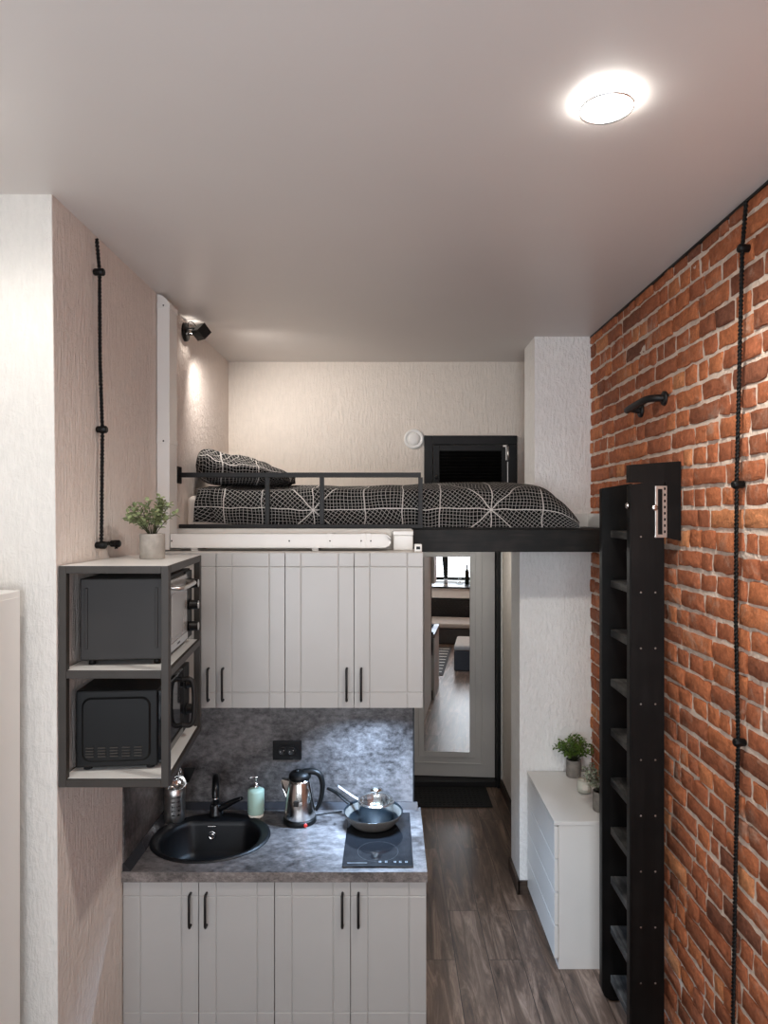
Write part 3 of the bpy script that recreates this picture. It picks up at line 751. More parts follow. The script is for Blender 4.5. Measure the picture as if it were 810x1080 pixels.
ROT = math.atan2(A1-A0, SY1-SY0)
def rotbm(bm, cx, cy):
    bm.transform(Matrix.Translation((cx, cy, 0)) @ Matrix.Rotation(-ROT*1.0, 4, 'Z') @ Matrix.Translation((-cx, -cy, 0)))
    return bm
# toaster oven: local frame, front face at x=0 (towards +x), length along y
def T(bm, ox, oy, oz): bm.transform(Matrix.Translation((ox, oy, oz)) @ Matrix.Rotation(-ROT, 4, 'Z')); return bm
ox, oy, oz = -.742, 2.275, SZM+.0015
W, D, Hh = .43, .270, .286
t = thing('toaster_oven', 'dark metal mini oven on the upper board of the steel shelf', 'oven', (ox-.13, oy+.2, oz))
b = B(); box(b, -D, 0, 0, W, .018, Hh, .004)
obj('body', T(b, ox, oy, oz), M['oven_metal'], t)
for x in (-D+.016, -.03):
    obj('side_rib', T(bx(x, x+.009, -.0035, .001, .055, Hh-.03, .002), ox, oy, oz), M['oven_metal'], t)
for x in (-D+.03, -.03):
    for y in (.03, W-.03):
        b = B(); lathe(b, [(.012, 0), (.010, .018)], (x, y, 0), 14); obj('foot', T(b, ox, oy, oz), M['black_plastic'], t)
b = B(); box(b, .0005, .014, .012, W*.70, .030, Hh-.012, .003)
dr = obj('door', T(b, ox, oy, oz), M['silver_glass'], t)
b = B(); box(b, .0142, .0155, .03, W*.70-.02, .075, Hh-.06, .001); obj('window', T(b, ox, oy, oz), M['silver_glass'], dr)
b = B(); box(b, .0142, .016, .012, W*.70, .033, .060, .001); obj('lower_rail', T(b, ox, oy, oz), M['brushed'], dr)
b = B(); hz = Hh-.035
tube(b, [(.012, .03, hz), (.042, .036, hz-.004), (.050, .06, hz-.006), (.050, W*.70-.05, hz-.006), (.042, W*.70-.026, hz-.004), (.012, W*.70-.02, hz)], .0085, 10, 1, .9); obj('handle', T(b, ox, oy, oz), M['brushed'], dr)
b = B(); box(b, .0005, .008, W*.71, W-.006, .024, Hh-.006, .002); obj('control_panel', T(b, ox, oy, oz), M['black_plastic'], t)
for z in (.232, .150, .068):
    k = T((lambda q: (lathe(q, [(.019, 0), (.021, .004), (.0185, .006), (.0175, .032), (.015, .034)], (.008, W*.855, z), 22, (1, 0, 0)), q)[1])(B()), ox, oy, oz); kn = obj('knob', k, M['black_plastic'], t)
    b = B(); lathe(b, [(.0150, 0), (.0150, .0015)], (.0422, W*.855, z), 22, (1, 0, 0)); obj('knob_cap', T(b, ox, oy, oz), M['brushed'], kn)
b = B()
for i, dx in enumerate((0, .012, .02, .03, .038)): box(b, .0161, .0164, .12+dx, .12+dx+.006, .043, .050)
obj('badge', T(b, ox, oy, oz), M['oven_metal'], dr)

ox, oy, oz = -.765, 2.275, SZB+.0012
W, D, Hh = .45, .262, .264
t = thing('microwave', 'black microwave with vent slots on the lower board of the shelf', 'microwave', (ox-.13, oy+.2, oz))
b = B(); box(b, -D, 0, 0, W, .012, Hh, .005)
obj('body', T(b, ox, oy, oz), M['black_plastic'], t)
for x in (-D+.03, -.03):
    for y in (.03, W-.03):
        b = B(); lathe(b, [(.014, 0), (.012, .012)], (x, y, 0), 12); obj('foot', T(b, ox, oy, oz), M['rubber'], t)
def rrect(x0, x1, z0, z1, r, n=6):
    o = []
    for cx, cz, a0 in ((x1-r, z0+r, -PI/2), (x1-r, z1-r, 0), (x0+r, z1-r, PI/2), (x0+r, z0+r, PI)):
        for k in range(n+1): a = a0+PI/2*k/n; o.append((cx+r*math.cos(a), cz+r*math.sin(a)))
    return o
b = B(); ro = rrect(-D+.020, -.022, .030, Hh-.022, .03); ri = rrect(-D+.026, -.028, .036, Hh-.028, .026)
vo = [b.verts.new((x, -.0005, z)) for x, z in ro]; vi = [b.verts.new((x, -.005, z)) for x, z in ri]
for i in range(len(ro)): b.faces.new((vo[i], vo[(i+1) % len(ro)], vi[(i+1) % len(ro)], vi[i])).smooth = False
b.faces.new(vi)
obj('side_panel', T(b, ox, oy, oz), M['black_plastic'], t)
b = B()
for gx in range(5):
    for gz in range(4):
        x = -D+.034+gx*.0385; z = .048+gz*.0092
        box(b, x, x+.026, -.0105, -.0045, z, z+.0042, .0014, 1)
obj('vent', T(b, ox, oy, oz), M['frame_metal'], t)
b = B(); box(b, .0005, .016, .004, W*.74, .016, Hh-.004, .003); dr = obj('door', T(b, ox, oy, oz), M['dark_glass'], t)
b = B(); box(b, .0005, .016, W*.745, W-.004, .016, Hh-.004, .003); obj('control_panel', T(b, ox, oy, oz), M['black_plastic'], t)
b = B(); tube(b, [(.014, W*.70, .05), (.045, W*.70, .045), (.060, W*.70, .07), (.060, W*.70, .20), (.045, W*.70, .225), (.014, W*.70, .22)], .0095, 10, 2); obj('handle', T(b, ox, oy, oz), M['oven_metal'], dr)
for z in (.19, .09):
    b = B(); lathe(b, [(.024, 0), (.024, .004), (.019, .006), (.018, .02), (.015, .022)], (.016, W*.87, z), 22, (1, 0, 0)); obj('knob', T(b, ox, oy, oz), M['black_plastic'], t)

# ------------------------------------------------------------------ plants
def leaf(bm, p, d, up, L, w):
    d = d.normalized(); s = d.cross(up); s = s.normalized() if s.length > 1e-4 else Vector((1, 0, 0)); n = s.cross(d)
    pts = [p, p+d*L*.3+s*w*.8+n*w*.15, p+d*L*.68+s*w*.85+n*w*.1, p+d*L-n*w*.2, p+d*L*.68-s*w*.85+n*w*.1, p+d*L*.3-s*w*.8+n*w*.15]
    v = [bm.verts.new(q) for q in pts]; m1 = bm.verts.new(p+d*L*.5-n*w*.15)
    for i in range(6): bm.faces.new((v[i], v[(i+1) % 6], m1)).smooth = True

def plant(label, c, r, h, fr, fz, nst, leafm, potm, LL, group='potted plants', spread=1.0, seed=1, lw=.42):
    rnd = random.Random(seed); c = Vector(c)
    t = thing('potted_plant', label, 'plant', c, group)
    b = B(); lathe(b, [(r*.95, 0), (r, .003), (r, h-.003), (r*.985, h), (r*.9, h), (r*.88, h-.012)], c, 36, cap1=False); obj('pot', b, potm, t)
    b = B(); lathe(b, [(r*.885, h-.014), (r*.5, h-.010), (r*.1, h-.008)], c, 28); obj('soil', b, M['soil'], t)
    sb, fb = B(), B(); base = c+Vector((0, 0, h-.012))
    for k in range(nst):
        a = 2*PI*k/nst+rnd.uniform(-.3, .3); q = math.sqrt(rnd.uniform(.08, 1))
        tip = c+Vector((math.cos(a)*fr*q*spread, math.sin(a)*fr*q, h+fz*(1-.62*q*q)*rnd.uniform(.75, 1.0)))
        mid = base.lerp(tip, .5)+Vector((0, 0, fz*.16))
        st = base+Vector((math.cos(a), math.sin(a), 0))*r*.15
        def at(s): return st*(1-s)**2+mid*2*s*(1-s)+tip*s*s
        tube(sb, [at(s/5) for s in range(6)], [.0016, .0008], 5)
        nl = rnd.randint(11, 15)
        for i in range(nl):
            s = .3+.7*i/(nl-1); p = at(s); dd = (at(min(1, s+.02))-at(s-.02)).normalized()
            an = i*2.4+rnd.uniform(-.4, .4); u = dd.orthogonal().normalized(); vv = dd.cross(u)
            o = (u*math.cos(an)+vv*math.sin(an))*1.0+dd*.5+Vector((0, 0, .15))
            leaf(fb, p, o, Vector((rnd.uniform(-.5, .5), rnd.uniform(-.5, .5), 1)), LL*rnd.uniform(.7, 1.15), LL*lw*rnd.uniform(.8, 1.1))
    obj('stem', sb, M['stem'], t)
    obj('foliage', fb, leafm, t, recalc=False)
    return t
plant('sage green plant in a concrete pot on the steel shelf', (-.87, 2.53, SZT+.0012), .045, .092, .108, .150, 26, M['leaf_sage'], M['concrete'], .021, seed=4, lw=.44)
DT = .696
plant('bright green plant in a grey pot at the back of the dresser', (1.018, 3.785, DT+.0008), .040, .094, .110, .145, 34, M['leaf_green'], M['concrete_dark'], .0205, seed=7)
plant('grey-green plant in a grey pot partly behind the ladder', (1.035, 3.35, DT+.0008), .040, .094, .110, .150, 26, M['leaf_grey'], M['concrete_dark'], .018, seed=9)

# candle
c = Vector((1.015, 3.57, DT+.0008))
t = thing('candle_jar', 'white candle in a glass jar between the two dresser plants', 'candle', c)
b = B(); lathe(b, [(.034, 0), (.036, .003), (.036, .078)], c, 32, cap1=False); obj('jar', b, M['glass'], t)
b = B(); lathe(b, [(.0335, .0035), (.0335, .062), (.02, .057), (.004, .057)], c, 28); obj('wax', b, M['wax'], t)
b = B(); box(b, c.x-.022, c.x+.008, c.y-.0372, c.y-.0355, c.z+.022, c.z+.05, .0005); obj('jar_label', b, M['cream'], t)
b = B(); tube(b, [c+Vector((0, 0, .057)), c+Vector((.001, 0, .068))], .001, 6); obj('wick', b, M['black_plastic'], t)

# ------------------------------------------------------------------ loft bed
def cloth_obj(name, V, uvs, label, cat, thick=.0):
    bm = B(); lay = bm.loops.layers.uv.new('cloth'); n, m = len(V), len(V[0])
    W_ = [[bm.verts.new(p) for p in row] for row in V]
    for i in range(n-1):
        for j in range(m-1):
            f = bm.faces.new((W_[i][j], W_[i+1][j], W_[i+1][j+1], W_[i][j+1])); f.smooth = True
            for lp, (a, c) in zip(f.loops, ((i, j), (i+1, j), (i+1, j+1), (i, j+1))): lp[lay].uv = uvs[a][c]
    bmesh.ops.recalc_face_normals(bm, faces=list(bm.faces))
    o = obj(name, bm, M['fabric'], recalc=False)
    return tag(o, label, cat)

MX0, MX1, MY0, MY1, MZ = -1.03, .80, 3.498, 4.40, LF+.165
tag(obj('mattress', bx(MX0, MX1, MY0, MY1, LF+.002, MZ, .03, 4), M['sheet']), 'mattress in a pale fitted sheet on the loft', 'mattress')
def sm(a, b, x): t = min(1, max(0, (x-a)/(b-a))); return t*t*(3-2*t)
def duvet():
    N, K = 190, 62; V, U = [], []
    for i in range(N+1):
        s = i/N; row, ur = [], []; x = x_ = -.975+1.945*s
        slump = math.sqrt(max(0, 1-sm(.72, .99, x)**1.5)) if x > .72 else 1
        hh = .192*slump+.005
        front = 3.478
        for j in range(K+1):
            x = x_; q = j/K*1.25-.25        # -.25..0 front drop ; 0..1 across
            if q < 0:
                f = 1+q/.25         # 0 bottom .. 1 top
                y = front+.012*math.sin(f*PI)*-1+.03*f**4; z = LF+.004+hh*(1-(1-f)**1.0)*.98
                lift = .028*(1-sm(-.97, -.55, x))*(1-f); z += lift
                v = f*.2
            else:
                rr = q; y = front+.03+rr*.88; z = LF+.004+hh*.98+.03*math.sin(min(1, rr*3)*PI/2)*slump+.022*slump*math.sin(rr*3.0)*sm(-.1, .5, x)
                if rr > .85: z -= (rr-.85)*.9*hh
                v = .2+rr*.9
            x = -.975+(1.945-.165*sm(3.66, 3.84, y))*s
            w = Vector((x*3.1, y*4, z*5))
            a = noise.noise(w*1.2)*.016+noise.noise(w*3.1+Vector((4, 1, 2)))*.008
            fold = math.sin(x*9+z*26+noise.noise(w)*4)*.004*(1+1.5*sm(.35, .8, x))
            k = min(1, max(0, (q+.25)*8))
            y += (-a*.55-fold)*(1 if q < .1 else .3)*k - .006*k; z += (a*.6 if q >= 0 else a*.2)*k*slump
            xx = x+noise.noise(Vector((3, y*5, z*9)))*.012*(1+2*(x < -.9))
            if x < -.9 and q < 0: xx += .03*(1-(1+q/.25))*-1*(1-sm(-.975, -.9, x))+.02
            y = max(y, 3.458)
            row.append((xx, y, max(z, LF+.003))); ur.append((x+.975+.09, v+.17))
        V.append(row); U.append(ur)
    return V, U
V, U = duvet(); cloth_obj('duvet', V, U, 'black duvet with white grid lines spread along the loft bed', 'duvet')
def pillow():
    N, K = 70, 60; V, U = [], []
    ang = .12
    for i in range(N+1):
        th = -PI/2+PI*i/N; row, ur = [], []
        for j in range(K+1):
            ph = 2*PI*j/K
            ce = lambda a, e: math.copysign(abs(math.cos(a))**e, math.cos(a)); se = lambda a, e: math.copysign(abs(math.sin(a))**e, math.sin(a))
            X = .262*se(th, .8); rr = abs(math.cos(th))**.75
            Y = .29*rr*ce(ph, .55); Zz = .085*rr*se(ph, .9)
            w = Vector((X*5, Y*4, Zz*9)); a = noise.noise(w)*.032+noise.noise(w*2.6)*.022
            Zz += a*(1 if Zz > 0 else .1); X += noise.noise(w+Vector((5, 5, 5)))*.02
            z = Zz-X*ang*(1 if Zz > -.02 else .2)
            if X > .05: z *= 1-.55*sm(.05, .28, X) if Zz > 0 else 1
            row.append((-.785+X, 3.80+Y, MZ+.136+max(z, -.074)-.01*sm(0, .26, X))); ur.append((X*1.0+.2+Y*.3, ph/(2*PI)*.75+Y*.2))
        V.append(row); U.append(ur)
    return V, U
V, U = pillow(); cloth_obj('pillow', V, U, 'plump black grid-pattern pillow at the head of the loft bed', 'pillow')

# beam
b = B(); box(b, .117, XR-.016, 3.43, 3.47, LF-.117, LF-.006, .003)
o = obj('loft_beam', b, M['black_wood_x']); tag(o, 'black stained wooden beam carrying the loft over the corridor', 'beam')
# white front board of the loft, above the wall cabinets
b = B(); box(b, XL+.004, .104, 3.322, 3.425, LF-.004, LF-.001); box(b, XL+.004, .104, 3.40, 3.426, LF-.06, LF-.004)
b = bx(XL+.004, .110, YK+.014, 3.45, LF-.004, LF+.0)
struct('trim_loft_edge', b, M['white'])

# guard rail
gy = 3.435
t = thing('guard_rail', 'black metal guard rail along the front of the loft bed', 'guard rail', (-.45, gy, LF))
rt = 2.14+(542-501)/211.2
obj('top_rail', bx(-1.046, .160, gy-.01, gy+.01, rt-.012, rt+.012, .002), M['black_metal'], t)
obj('bottom_rail', bx(-1.046, .172, gy-.012, gy+.012, LF+.001, LF+.021, .002), M['black_metal'], t)
for px in (282, 339.5, 443.5):
    x = (px-VX)/211.2; obj('post', bx(x-.011, x+.011, gy-.009, gy+.009, LF+.021, rt-.012, .001), M['black_metal'], t)
b = B(); box(b, XL+.002, XL+.010, gy-.035, gy+.035, rt-.042, rt+.042, .002); obj('wall_bracket', b, M['black_metal'], t)
for x in (-.97, -.55, -.1):
    b = B(); lathe(b, [(.005, 0), (.004, .003)], (x, gy-.006, LF+.021), 10); obj('screw', b, M['steel'], t)

# ventilation ducts
t = thing('vertical_duct', 'white flat ventilation duct rising beside the bed to the ceiling', 'duct', (XL+.03, 3.17, LF-.06))
b = B(); x0, x1 = XL+.004, XL+.060; zt_ = ZC-.004
outl = [(x0, LF-.09), (x1, LF-.09), (x1, zt_-.06)]+[(x1-.06+.06*math.cos(PI/2*k/6)+0, zt_-.06+.06*math.sin(PI/2*k/6)) for k in range(1, 7)]
outl = [(max(x0, p[0]), p[1]) for p in outl]
prism(b, outl, 3.115, 3.225); obj('channel', b, M['duct'], t)
for z in (2.14+(542-465)/233, 2.14+(542-322)/233):
    obj('joint_clip', bx(x0, x1+.003, 3.111, 3.229, z-.012, z+.012, .001), M['duct'], t)
    b = B(); lathe(b, [(.004, 0), (.003, .002)], (x0+.03, 3.111, z), 10, (0, -1, 0)); obj('screw', b, M['black_metal'], t)
t = thing('horizontal_duct', 'white ventilation duct lying along the top of the wall cabinets', 'duct', (-.45, 3.2, 1.972))
b = B(); z0, z1 = 1.9725+.014, 1.9725+.076
yf_ = 3.115; x1 = .012; r = .035
outl = [(XL+.064, z0), (x1-r, z0)]+[(x1-r+r*math.cos(a), z0+r+r*math.sin(a)) for a in [-PI/2+PI/2*k/6 for k in range(1, 7)]]+[(x1-r+r*math.cos(a), z1-r+r*math.sin(a)) for a in [PI/2*k/6 for k in range(0, 7)]]+[(XL+.064, z1)]
outl = [(p[0], max(z0, p[1])) for p in outl]
prism(b, outl, yf_, 3.285); obj('channel', b, M['duct'], t)
for px in (348, 383, 389):
    x = (px-VX)/233; obj('joint_clip', bx(x-.010, x+.010, yf_-.004, 3.287, z0-.001, z1+.003, .001), M['duct'], t)
for px in (181, 305, 348, 381, 391):
    b = B(); lathe(b, [(.0038, 0), (.003, .002)], ((px-VX)/233, yf_-.003, (z0+z1)/2), 10, (0, -1, 0)); obj('screw', b, M['black_metal'], t)
for x in (-.9, -.35): obj('support_block', bx(x, x+.03, 3.13, 3.27, 1.9722, z0), M['duct'], t)
# duct end box & small sensor
t = thing('duct_end_box', 'white box closing the end of the lying duct', 'box', (.06, 3.22, 1.972))
b = B(); box(b, .022, .112, 3.19, 3.30, 1.9722, 2.040, .003); obj('body', b, M['white'], t)
b = B(); box(b, .02, .114, 3.184, 3.302, 2.0402, 2.060, .003); obj('lid', b, M['white'], t)
t = thing('cabinet_sensor', 'small white box with dark window on the cabinet top corner', 'sensor', (.128, 3.1, 1.972))
obj('body', bx(.114, .147, 3.04, 3.08, 1.9722, 2.006, .004), M['white'], t)
obj('lens', bx(.122, .139, 3.037, 3.041, 1.983, 1.996, .001), M['black_plastic'], t)

# hatch on the far wall
hx0, hx1, hz1 = .232, .840, 2.652
t = thing('storage_hatch', 'black louvred wooden hatch in the wall behind the bed', 'hatch', (.53, YB, LF))
y1 = YB-.002
b = B(); box(b, hx0, hx0+.055, y1-.03, y1, LF+.002, hz1, .003); box(b, hx0+.055, hx1, y1-.03, y1, hz1-.058, hz1, .003); box(b, hx1-.058, hx1, y1-.03, y1, LF+.002, hz1-.058, .003); box(b, hx0+.055, hx1-.058, y1-.03, y1, LF+.002, LF+.05, .003)
obj('frame', b, M['black_wood'], t)
b = B(); dx0, dx1, dz0, dz1 = hx0+.058, hx1-.061, LF+.053, hz1-.061; yd = y1-.026
box(b, dx0, dx0+.042, yd, y1-.002, dz0, dz1, .002); box(b, dx1-.042, dx1, yd, y1-.002, dz0, dz1, .002); box(b, dx0+.042, dx1-.042, yd, y1-.002, dz1-.04, dz1, .002); box(b, dx0+.042, dx1-.042, yd, y1-.002, dz0, dz0+.04, .002)
z = dz0+.045
while z < dz1-.045:
    q = bmesh.new(); bmesh.ops.create_cube(q, size=1)
    merge(b, q, Matrix.Translation(((dx0+dx1)/2, y1-.013, z)) @ Matrix.Rotation(-.75, 4, 'X') @ Matrix.Diagonal((dx1-dx0-.084, .024, .006, 1))); z += .021
box(b, dx0+.042, dx1-.042, y1-.004, y1-.001, dz0+.04, dz1-.04)
d = obj('door', b, M['black_wood'], t)
b = B(); lathe(b, [(.006, 0), (.006, .01), (.012, .016), (.012, .022), (.006, .026)], (dx0+.021, yd, 2.14+(542-503.5)/160.5), 16, (0, -1, 0)); obj('knob', b, M['black_metal'], d)
b = B(); hxx = dx1-.02
box(b, hxx-.012, hxx+.012, yd-.003, yd+.0, dz1-.012, dz1-.002); box(b, hxx+.006, hxx+.012, yd-.003, yd, dz1-.1, dz1-.01); lathe(b, [(.005, 0), (.005, .09)], (dx1+.001, yd-.004, dz1-.10), 10); box(b, dx1-.004, dx1+.001, yd-.001, yd+.002, LF+.08, dz1-.11)
obj('hinge', b, M['brass'], d)
# round vent
vc = Vector(((436.5-VX)/160.5, YB-.001, 2.14+(542-463)/160.5))
t = thing('air_vent', 'round white air vent on the wall left of the hatch', 'vent', vc)
b = B(); lathe(b, [(.066, 0), (.066, .008), (.060, .013), (.050, .013), (.046, .006)], vc, 40, (0, -1, 0)); obj('ring', b, M['white'], t)
b = B(); lathe(b, [(.040, .004), (.042, .010), (.034, .016), (.015, .019), (.004, .0195)], vc, 36, (0, -1, 0)); obj('valve_disc', b, M['white'], t)

# spot lamp on the left wall
lc = Vector((XL, 3.54, 3.077))
t = thing('wall_spotlight', 'black spotlight on the left wall near the ceiling', 'wall lamp', lc)
b = B(); lathe(b, [(.048, .001), (.048, .012), (.044, .018), (.012, .02)], lc, 32, (1, 0, 0)); obj('base', b, M['black_plastic'], t)
b = B(); tube(b, [lc+Vector((.018, 0, -.012)), lc+Vector((.06, -.005, -.012))], .005, 8); tube(b, [lc+Vector((.018, 0, .016)), lc+Vector((.06, -.005, .016))], .005, 8); obj('arm', b, M['black_metal'], t)
b = B(); q = bmesh.new()
box(q, -.03, .03, -.03, -.027, -.03, .03); box(q, -.03, .03, .027, .03, -.03, .03); box(q, -.03, .03, -.027, .027, -.03, -.027); box(q, -.03, .03, -.027, .027, .027, .03); box(q, -.03, -.027, -.027, .027, -.027, .027)
hm = Matrix.Translation(lc+Vector((.088, .0, .0))) @ Euler((0, .75, .9)).to_matrix().to_4x4()
merge(b, q, hm); obj('head', b, M['black_metal'], t)
b = B(); q = bmesh.new(); box(q, .012, .016, -.026, .026, -.026, .026); merge(b, q, hm); ln = obj('lens', b, M['glow_warm'] if 'glow_warm' in M else M['lens'], t)
b = B(); tube(b, [lc+Vector((.02, 0, .03)), lc+Vector((.025, 0, .055)), lc+Vector((.045, 0, .052)), lc+Vector((.065, 0, .025))], .0018, 6, 2); obj('cable', b, M['black_plastic'], t)

# ------------------------------------------------------------------ cords
def twisted(path, r, turns_per_m=38):
    pts = [Vector(p) for p in path]
    dens = [pts[0]]
    for a, c in zip(pts, pts[1:]):
        n = max(2, int((c-a).length/.006))
        for k in range(1, n+1): dens.append(a.lerp(c, k/n))
    bm = B(); dist = 0
    strands = ([], [])
    for i, p in enumerate(dens):
        d = (dens[min(i+1, len(dens)-1)]-dens[max(i-1, 0)]).normalized(); u = d.orthogonal().normalized()
        ref = Vector((1, 0, 0)); u = (ref-d*ref.dot(d)); u = u.normalized() if u.length > .1 else d.orthogonal().normalized(); v = d.cross(u)
        if i: dist += (p-dens[i-1]).length
        a = dist*turns_per_m*2*PI
        for s in (0, 1): strands[s].append(p+(u*math.cos(a+s*PI)+v*math.sin(a+s*PI))*r*.62)
    for s in strands: tube(bm, s, r*.62, 5)
    return bm
def insulator(bm, p, nx):
    lathe(bm, [(.009, 0), (.0125, .004), (.0125, .014), (.0135, .018), (.0135, .034), (.010, .038)], p, 18, (nx, 0, 0))
def wp(px, py, X):         # a picture point on a side wall
    s = (px-VX)/X; return (F/s, 2.14-(py-VY)/s)
t = thing('twisted_cable', 'black twisted power cord running down the left plaster wall to the shelf', 'cable', (XL, 2.5, 2.0))
path = [(XL+.022, *wp(px, py, XL+.022)) for px, py in ((102, 252), (105, 287), (105.5, 380), (108, 453), (107, 575))]
y0 = path[0][1]
b = twisted(path, .0064); obj('cord', b, M['black_plastic'], t)
e = Vector(path[-1])
b = twisted([e, e+Vector((.004, .05, .004)), e+Vector((.004, .12, .0)), e+Vector((.0, .135, -.018))], .0064); obj('cord_tail', b, M['black_plastic'], t)
for q in (Vector(path[1]), Vector(path[3]), e, e+Vector((0, .13, 0))):
    b = B(); insulator(b, Vector((XL+.001, q.y, q.z)), 1); obj('insulator', b, M['black_plastic'], t)
t = thing('twisted_cable', 'black twisted power cord running down the brick wall beside the ladder', 'cable', (XR, 2.22, 0))
XB = XR-.030
path = [(XB, *wp(px, py, XB)) for px, py in ((787, 212), (783, 262), (781, 340), (777, 511), (776, 650), (778.5, 783), (776, 900), (773, 1075), (771, 1200))]
b = twisted(path, .0066); obj('cord', b, M['black_plastic'], t)
for i in (1, 3, 5):
    b = B(); insulator(b, Vector((XR-.006, path[i][1], path[i][2])), -1); obj('insulator', b, M['black_plastic'], t)

# ------------------------------------------------------------------ grab handle on the brick wall
t = thing('grab_handle', 'black metal grab handle on the brick wall above the ladder', 'handle', (XR, 2.97, 2.62))
ya, yb_, zz = 2.83, 3.06, 2.612
b = B(); xg = XR-.070
tube(b, [(XR-.014, ya, zz+.004), (XR-.045, ya+.005, zz+.006), (xg, ya+.045, zz+.008), (xg-.002, ya+.12, zz+.004), (xg+.004, yb_+.03, zz+.001), (xg+.012, yb_+.08, zz)], .0155, 14, 2, .95)
tube(b, [(xg+.004, yb_+.03, zz), (XR-.04, yb_+.035, zz-.006), (XR-.014, yb_+.035, zz-.008)], .013, 12, 1)
obj('grip', b, M['black_metal'], t)
for y, dz in ((ya, .004), (yb_+.035, -.008)):
    b = B(); lathe(b, [(.030, 0), (.030, .010), (.024, .014)], (XR-.008, y, zz+dz), 20, (-1, 0, 0)); obj('flange', b, M['black_metal'], t)

# ------------------------------------------------------------------ ladder
LX0, LX1 = .936, 1.070
LY0, LY1 = 2.666, 3.016
t = thing('ladder', 'black wooden ladder with deep steps standing against the brick wall', 'ladder', (1.0, 2.84, 0))
def stringer(y, ztop):
    b = B(); prof = [(LX0, .05), (LX0+.012, .02), (LX0+.04, .002), (LX1, .002), (LX1, ztop+.022), (LX0, ztop)]
    prism(b, prof, y, y+.04); bmesh.ops.bevel(b, geom=list(b.edges), offset=.003, segments=2, affect='EDGES'); return b
obj('side_board', stringer(LY0, 2.252), M['black_wood'], t); obj('side_board', stringer(LY1, 2.252), M['black_wood'], t)
steps = [.119+.2165*k for k in range(10)]
for z in steps:
    obj('step', bx(LX0+.036, LX1-.002, LY0+.0405, LY1-.0005, z-.032, z, .003), M['tread'], t, label='worn grey-black step')
for z in steps:
    for x in (LX0+.042, LX0+.098):
        b = B(); lathe(b, [(.004, 0), (.0032, .0012)], (x, LY0, z-.016), 8, (0, -1, 0)); obj('screw', b, M['brushed'], t)
b = B(); prism(b, [(LX0-.004, 2.262), (LX0-.004, 2.33), (XR-.014, 2.345), (XR-.014, 2.035), (LX1+.004, 2.05), (LX1+.004, 2.262)], LY0+.001, LY0+.032)
obj('mounting_board', b, M['black_wood'], t)
# slotted adjustment plate
px = lambda q: (q-VX)/272.3
b = B(); x0, x1, z0, z1 = px(691.3), px(703), 2.14-(566.5-542)/272.3, 2.14+(542-513)/272.3; ym = LY0-.0045
fx0, fx1 = x0+.003, x0+.014
outer = bx(x0, x0+.008, ym-.003, ym, z0, z1); merge(b, outer)
merge(b, bx(x0+.026, x1, ym-.003, ym, z0, z1)); merge(b, bx(x0+.008, x0+.026, ym-.003, ym, z0, z0+.010)); merge(b, bx(x0+.008, x0+.026, ym-.003, ym, z1-.010, z1))
merge(b, bx(x0-.001, x1+.001, ym, ym+.003, z0-.002, z1+.002))
obj('plate', b, M['brass'], t, label='slotted steel plate')
b = B()
merge(b, bx(x0+.008, x0+.026, ym-.0012, ym-.0004, z0+.010, z1-.010))
for k in range(8):
    zz = z0+.016+k*(z1-z0-.03)/7; merge(b, bx(x0+.031, x0+.038, ym-.0036, ym-.0028, zz, zz+.010))
obj('plate_slot', b, M['black_plastic'], t)
for (xx, yy, zz) in ((px(690), ym-.003, 2.14+(542-535.5)/272.3), (px(661), LY0, 2.14+(542-533.5)/268)):
    b = B(); lathe(b, [(.012, 0), (.012, .004), (.009, .007), (.003, .008)], (xx, yy, zz), 18, (0, -1, 0)) if xx > .95 else lathe(b, [(.012, 0), (.012, .005), (.009, .010), (.003, .012)], (LX0-.0005, LY0+.018, zz), 18, (-1, 0, 0))
    obj('bolt', b, M['steel'], t)

# ------------------------------------------------------------------ dresser
DX0, DX1, DY0, DY1 = .776, XR-.016, 3.226, 3.852
t = thing('dresser', 'white four-drawer dresser between the column and the ladder', 'dresser', ((DX0+DX1)/2, (DY0+DY1)/2, 0))
b = B(); box(b, DX0+.022, DX1, DY0+.004, DY1, .0, DT-.019, .001); obj('body', b, M['white'], t)
obj('top', bx(DX0, DX1, DY0, DY1, DT-.018, DT, .0015), M['white'], t)
dh = (DT-.022-.05)/4
for k in range(4):
    z0 = .05+k*dh
    obj('drawer', bx(DX0+.002, DX0+.0205, DY0+.003, DY1-.003, z0+.0025, z0+dh-.0025, .001), M['white'], t)

# ------------------------------------------------------------------ entrance door, mirror, mat
DTH = math.radians(4.7)
dcx, dcy = .44, 5.465
def DR(bm): bm.transform(Matrix.Translation((dcx, dcy, 0)) @ Matrix.Rotation(-DTH, 4, 'Z')); return bm   # right edge nearer the room
dz = .055
# local x: -.4..+.4, front face at y=0 facing -y
d1 = struct('door_1', DR(bx(-.40, .40, 0, .045, dz, 1.93-.02, .002)), M['door_grey'])
ml, mr, mb, mt = (447.5-VX)/132.6-dcx, (495-VX)/132.6-dcx, 2.14-(792-VY)/132.6, 1.80
b = B()
def frame(x0, x1, z0, z1, w, y, h):
    box(b, x0, x0+w, y-h, y, z0, z1, .003); box(b, x1-w, x1, y-h, y, z0, z1, .003); box(b, x0+w, x1-w, y-h, y, z0, z0+w, .003); box(b, x0+w, x1-w, y-h, y, z1-w, z1, .003)
frame(ml-.045, mr+.045, mb-.045, mt+.03, .045, 0, .012); frame(ml-.10, mr+.10, mb-.10, mt+.08, .012, 0, .008)
obj('moulding', DR(b), M['door_grey'], d1)
tb = bx(ml, mr, -.012, -.008, mb, mt)
tilt = Matrix.Translation((0, -.010, mb)) @ Matrix.Rotation(math.radians(1.0), 4, 'X') @ Matrix.Translation((0, .010, -mb))
tb.transform(tilt); obj('mirror', DR(tb), M['mirror'], d1)
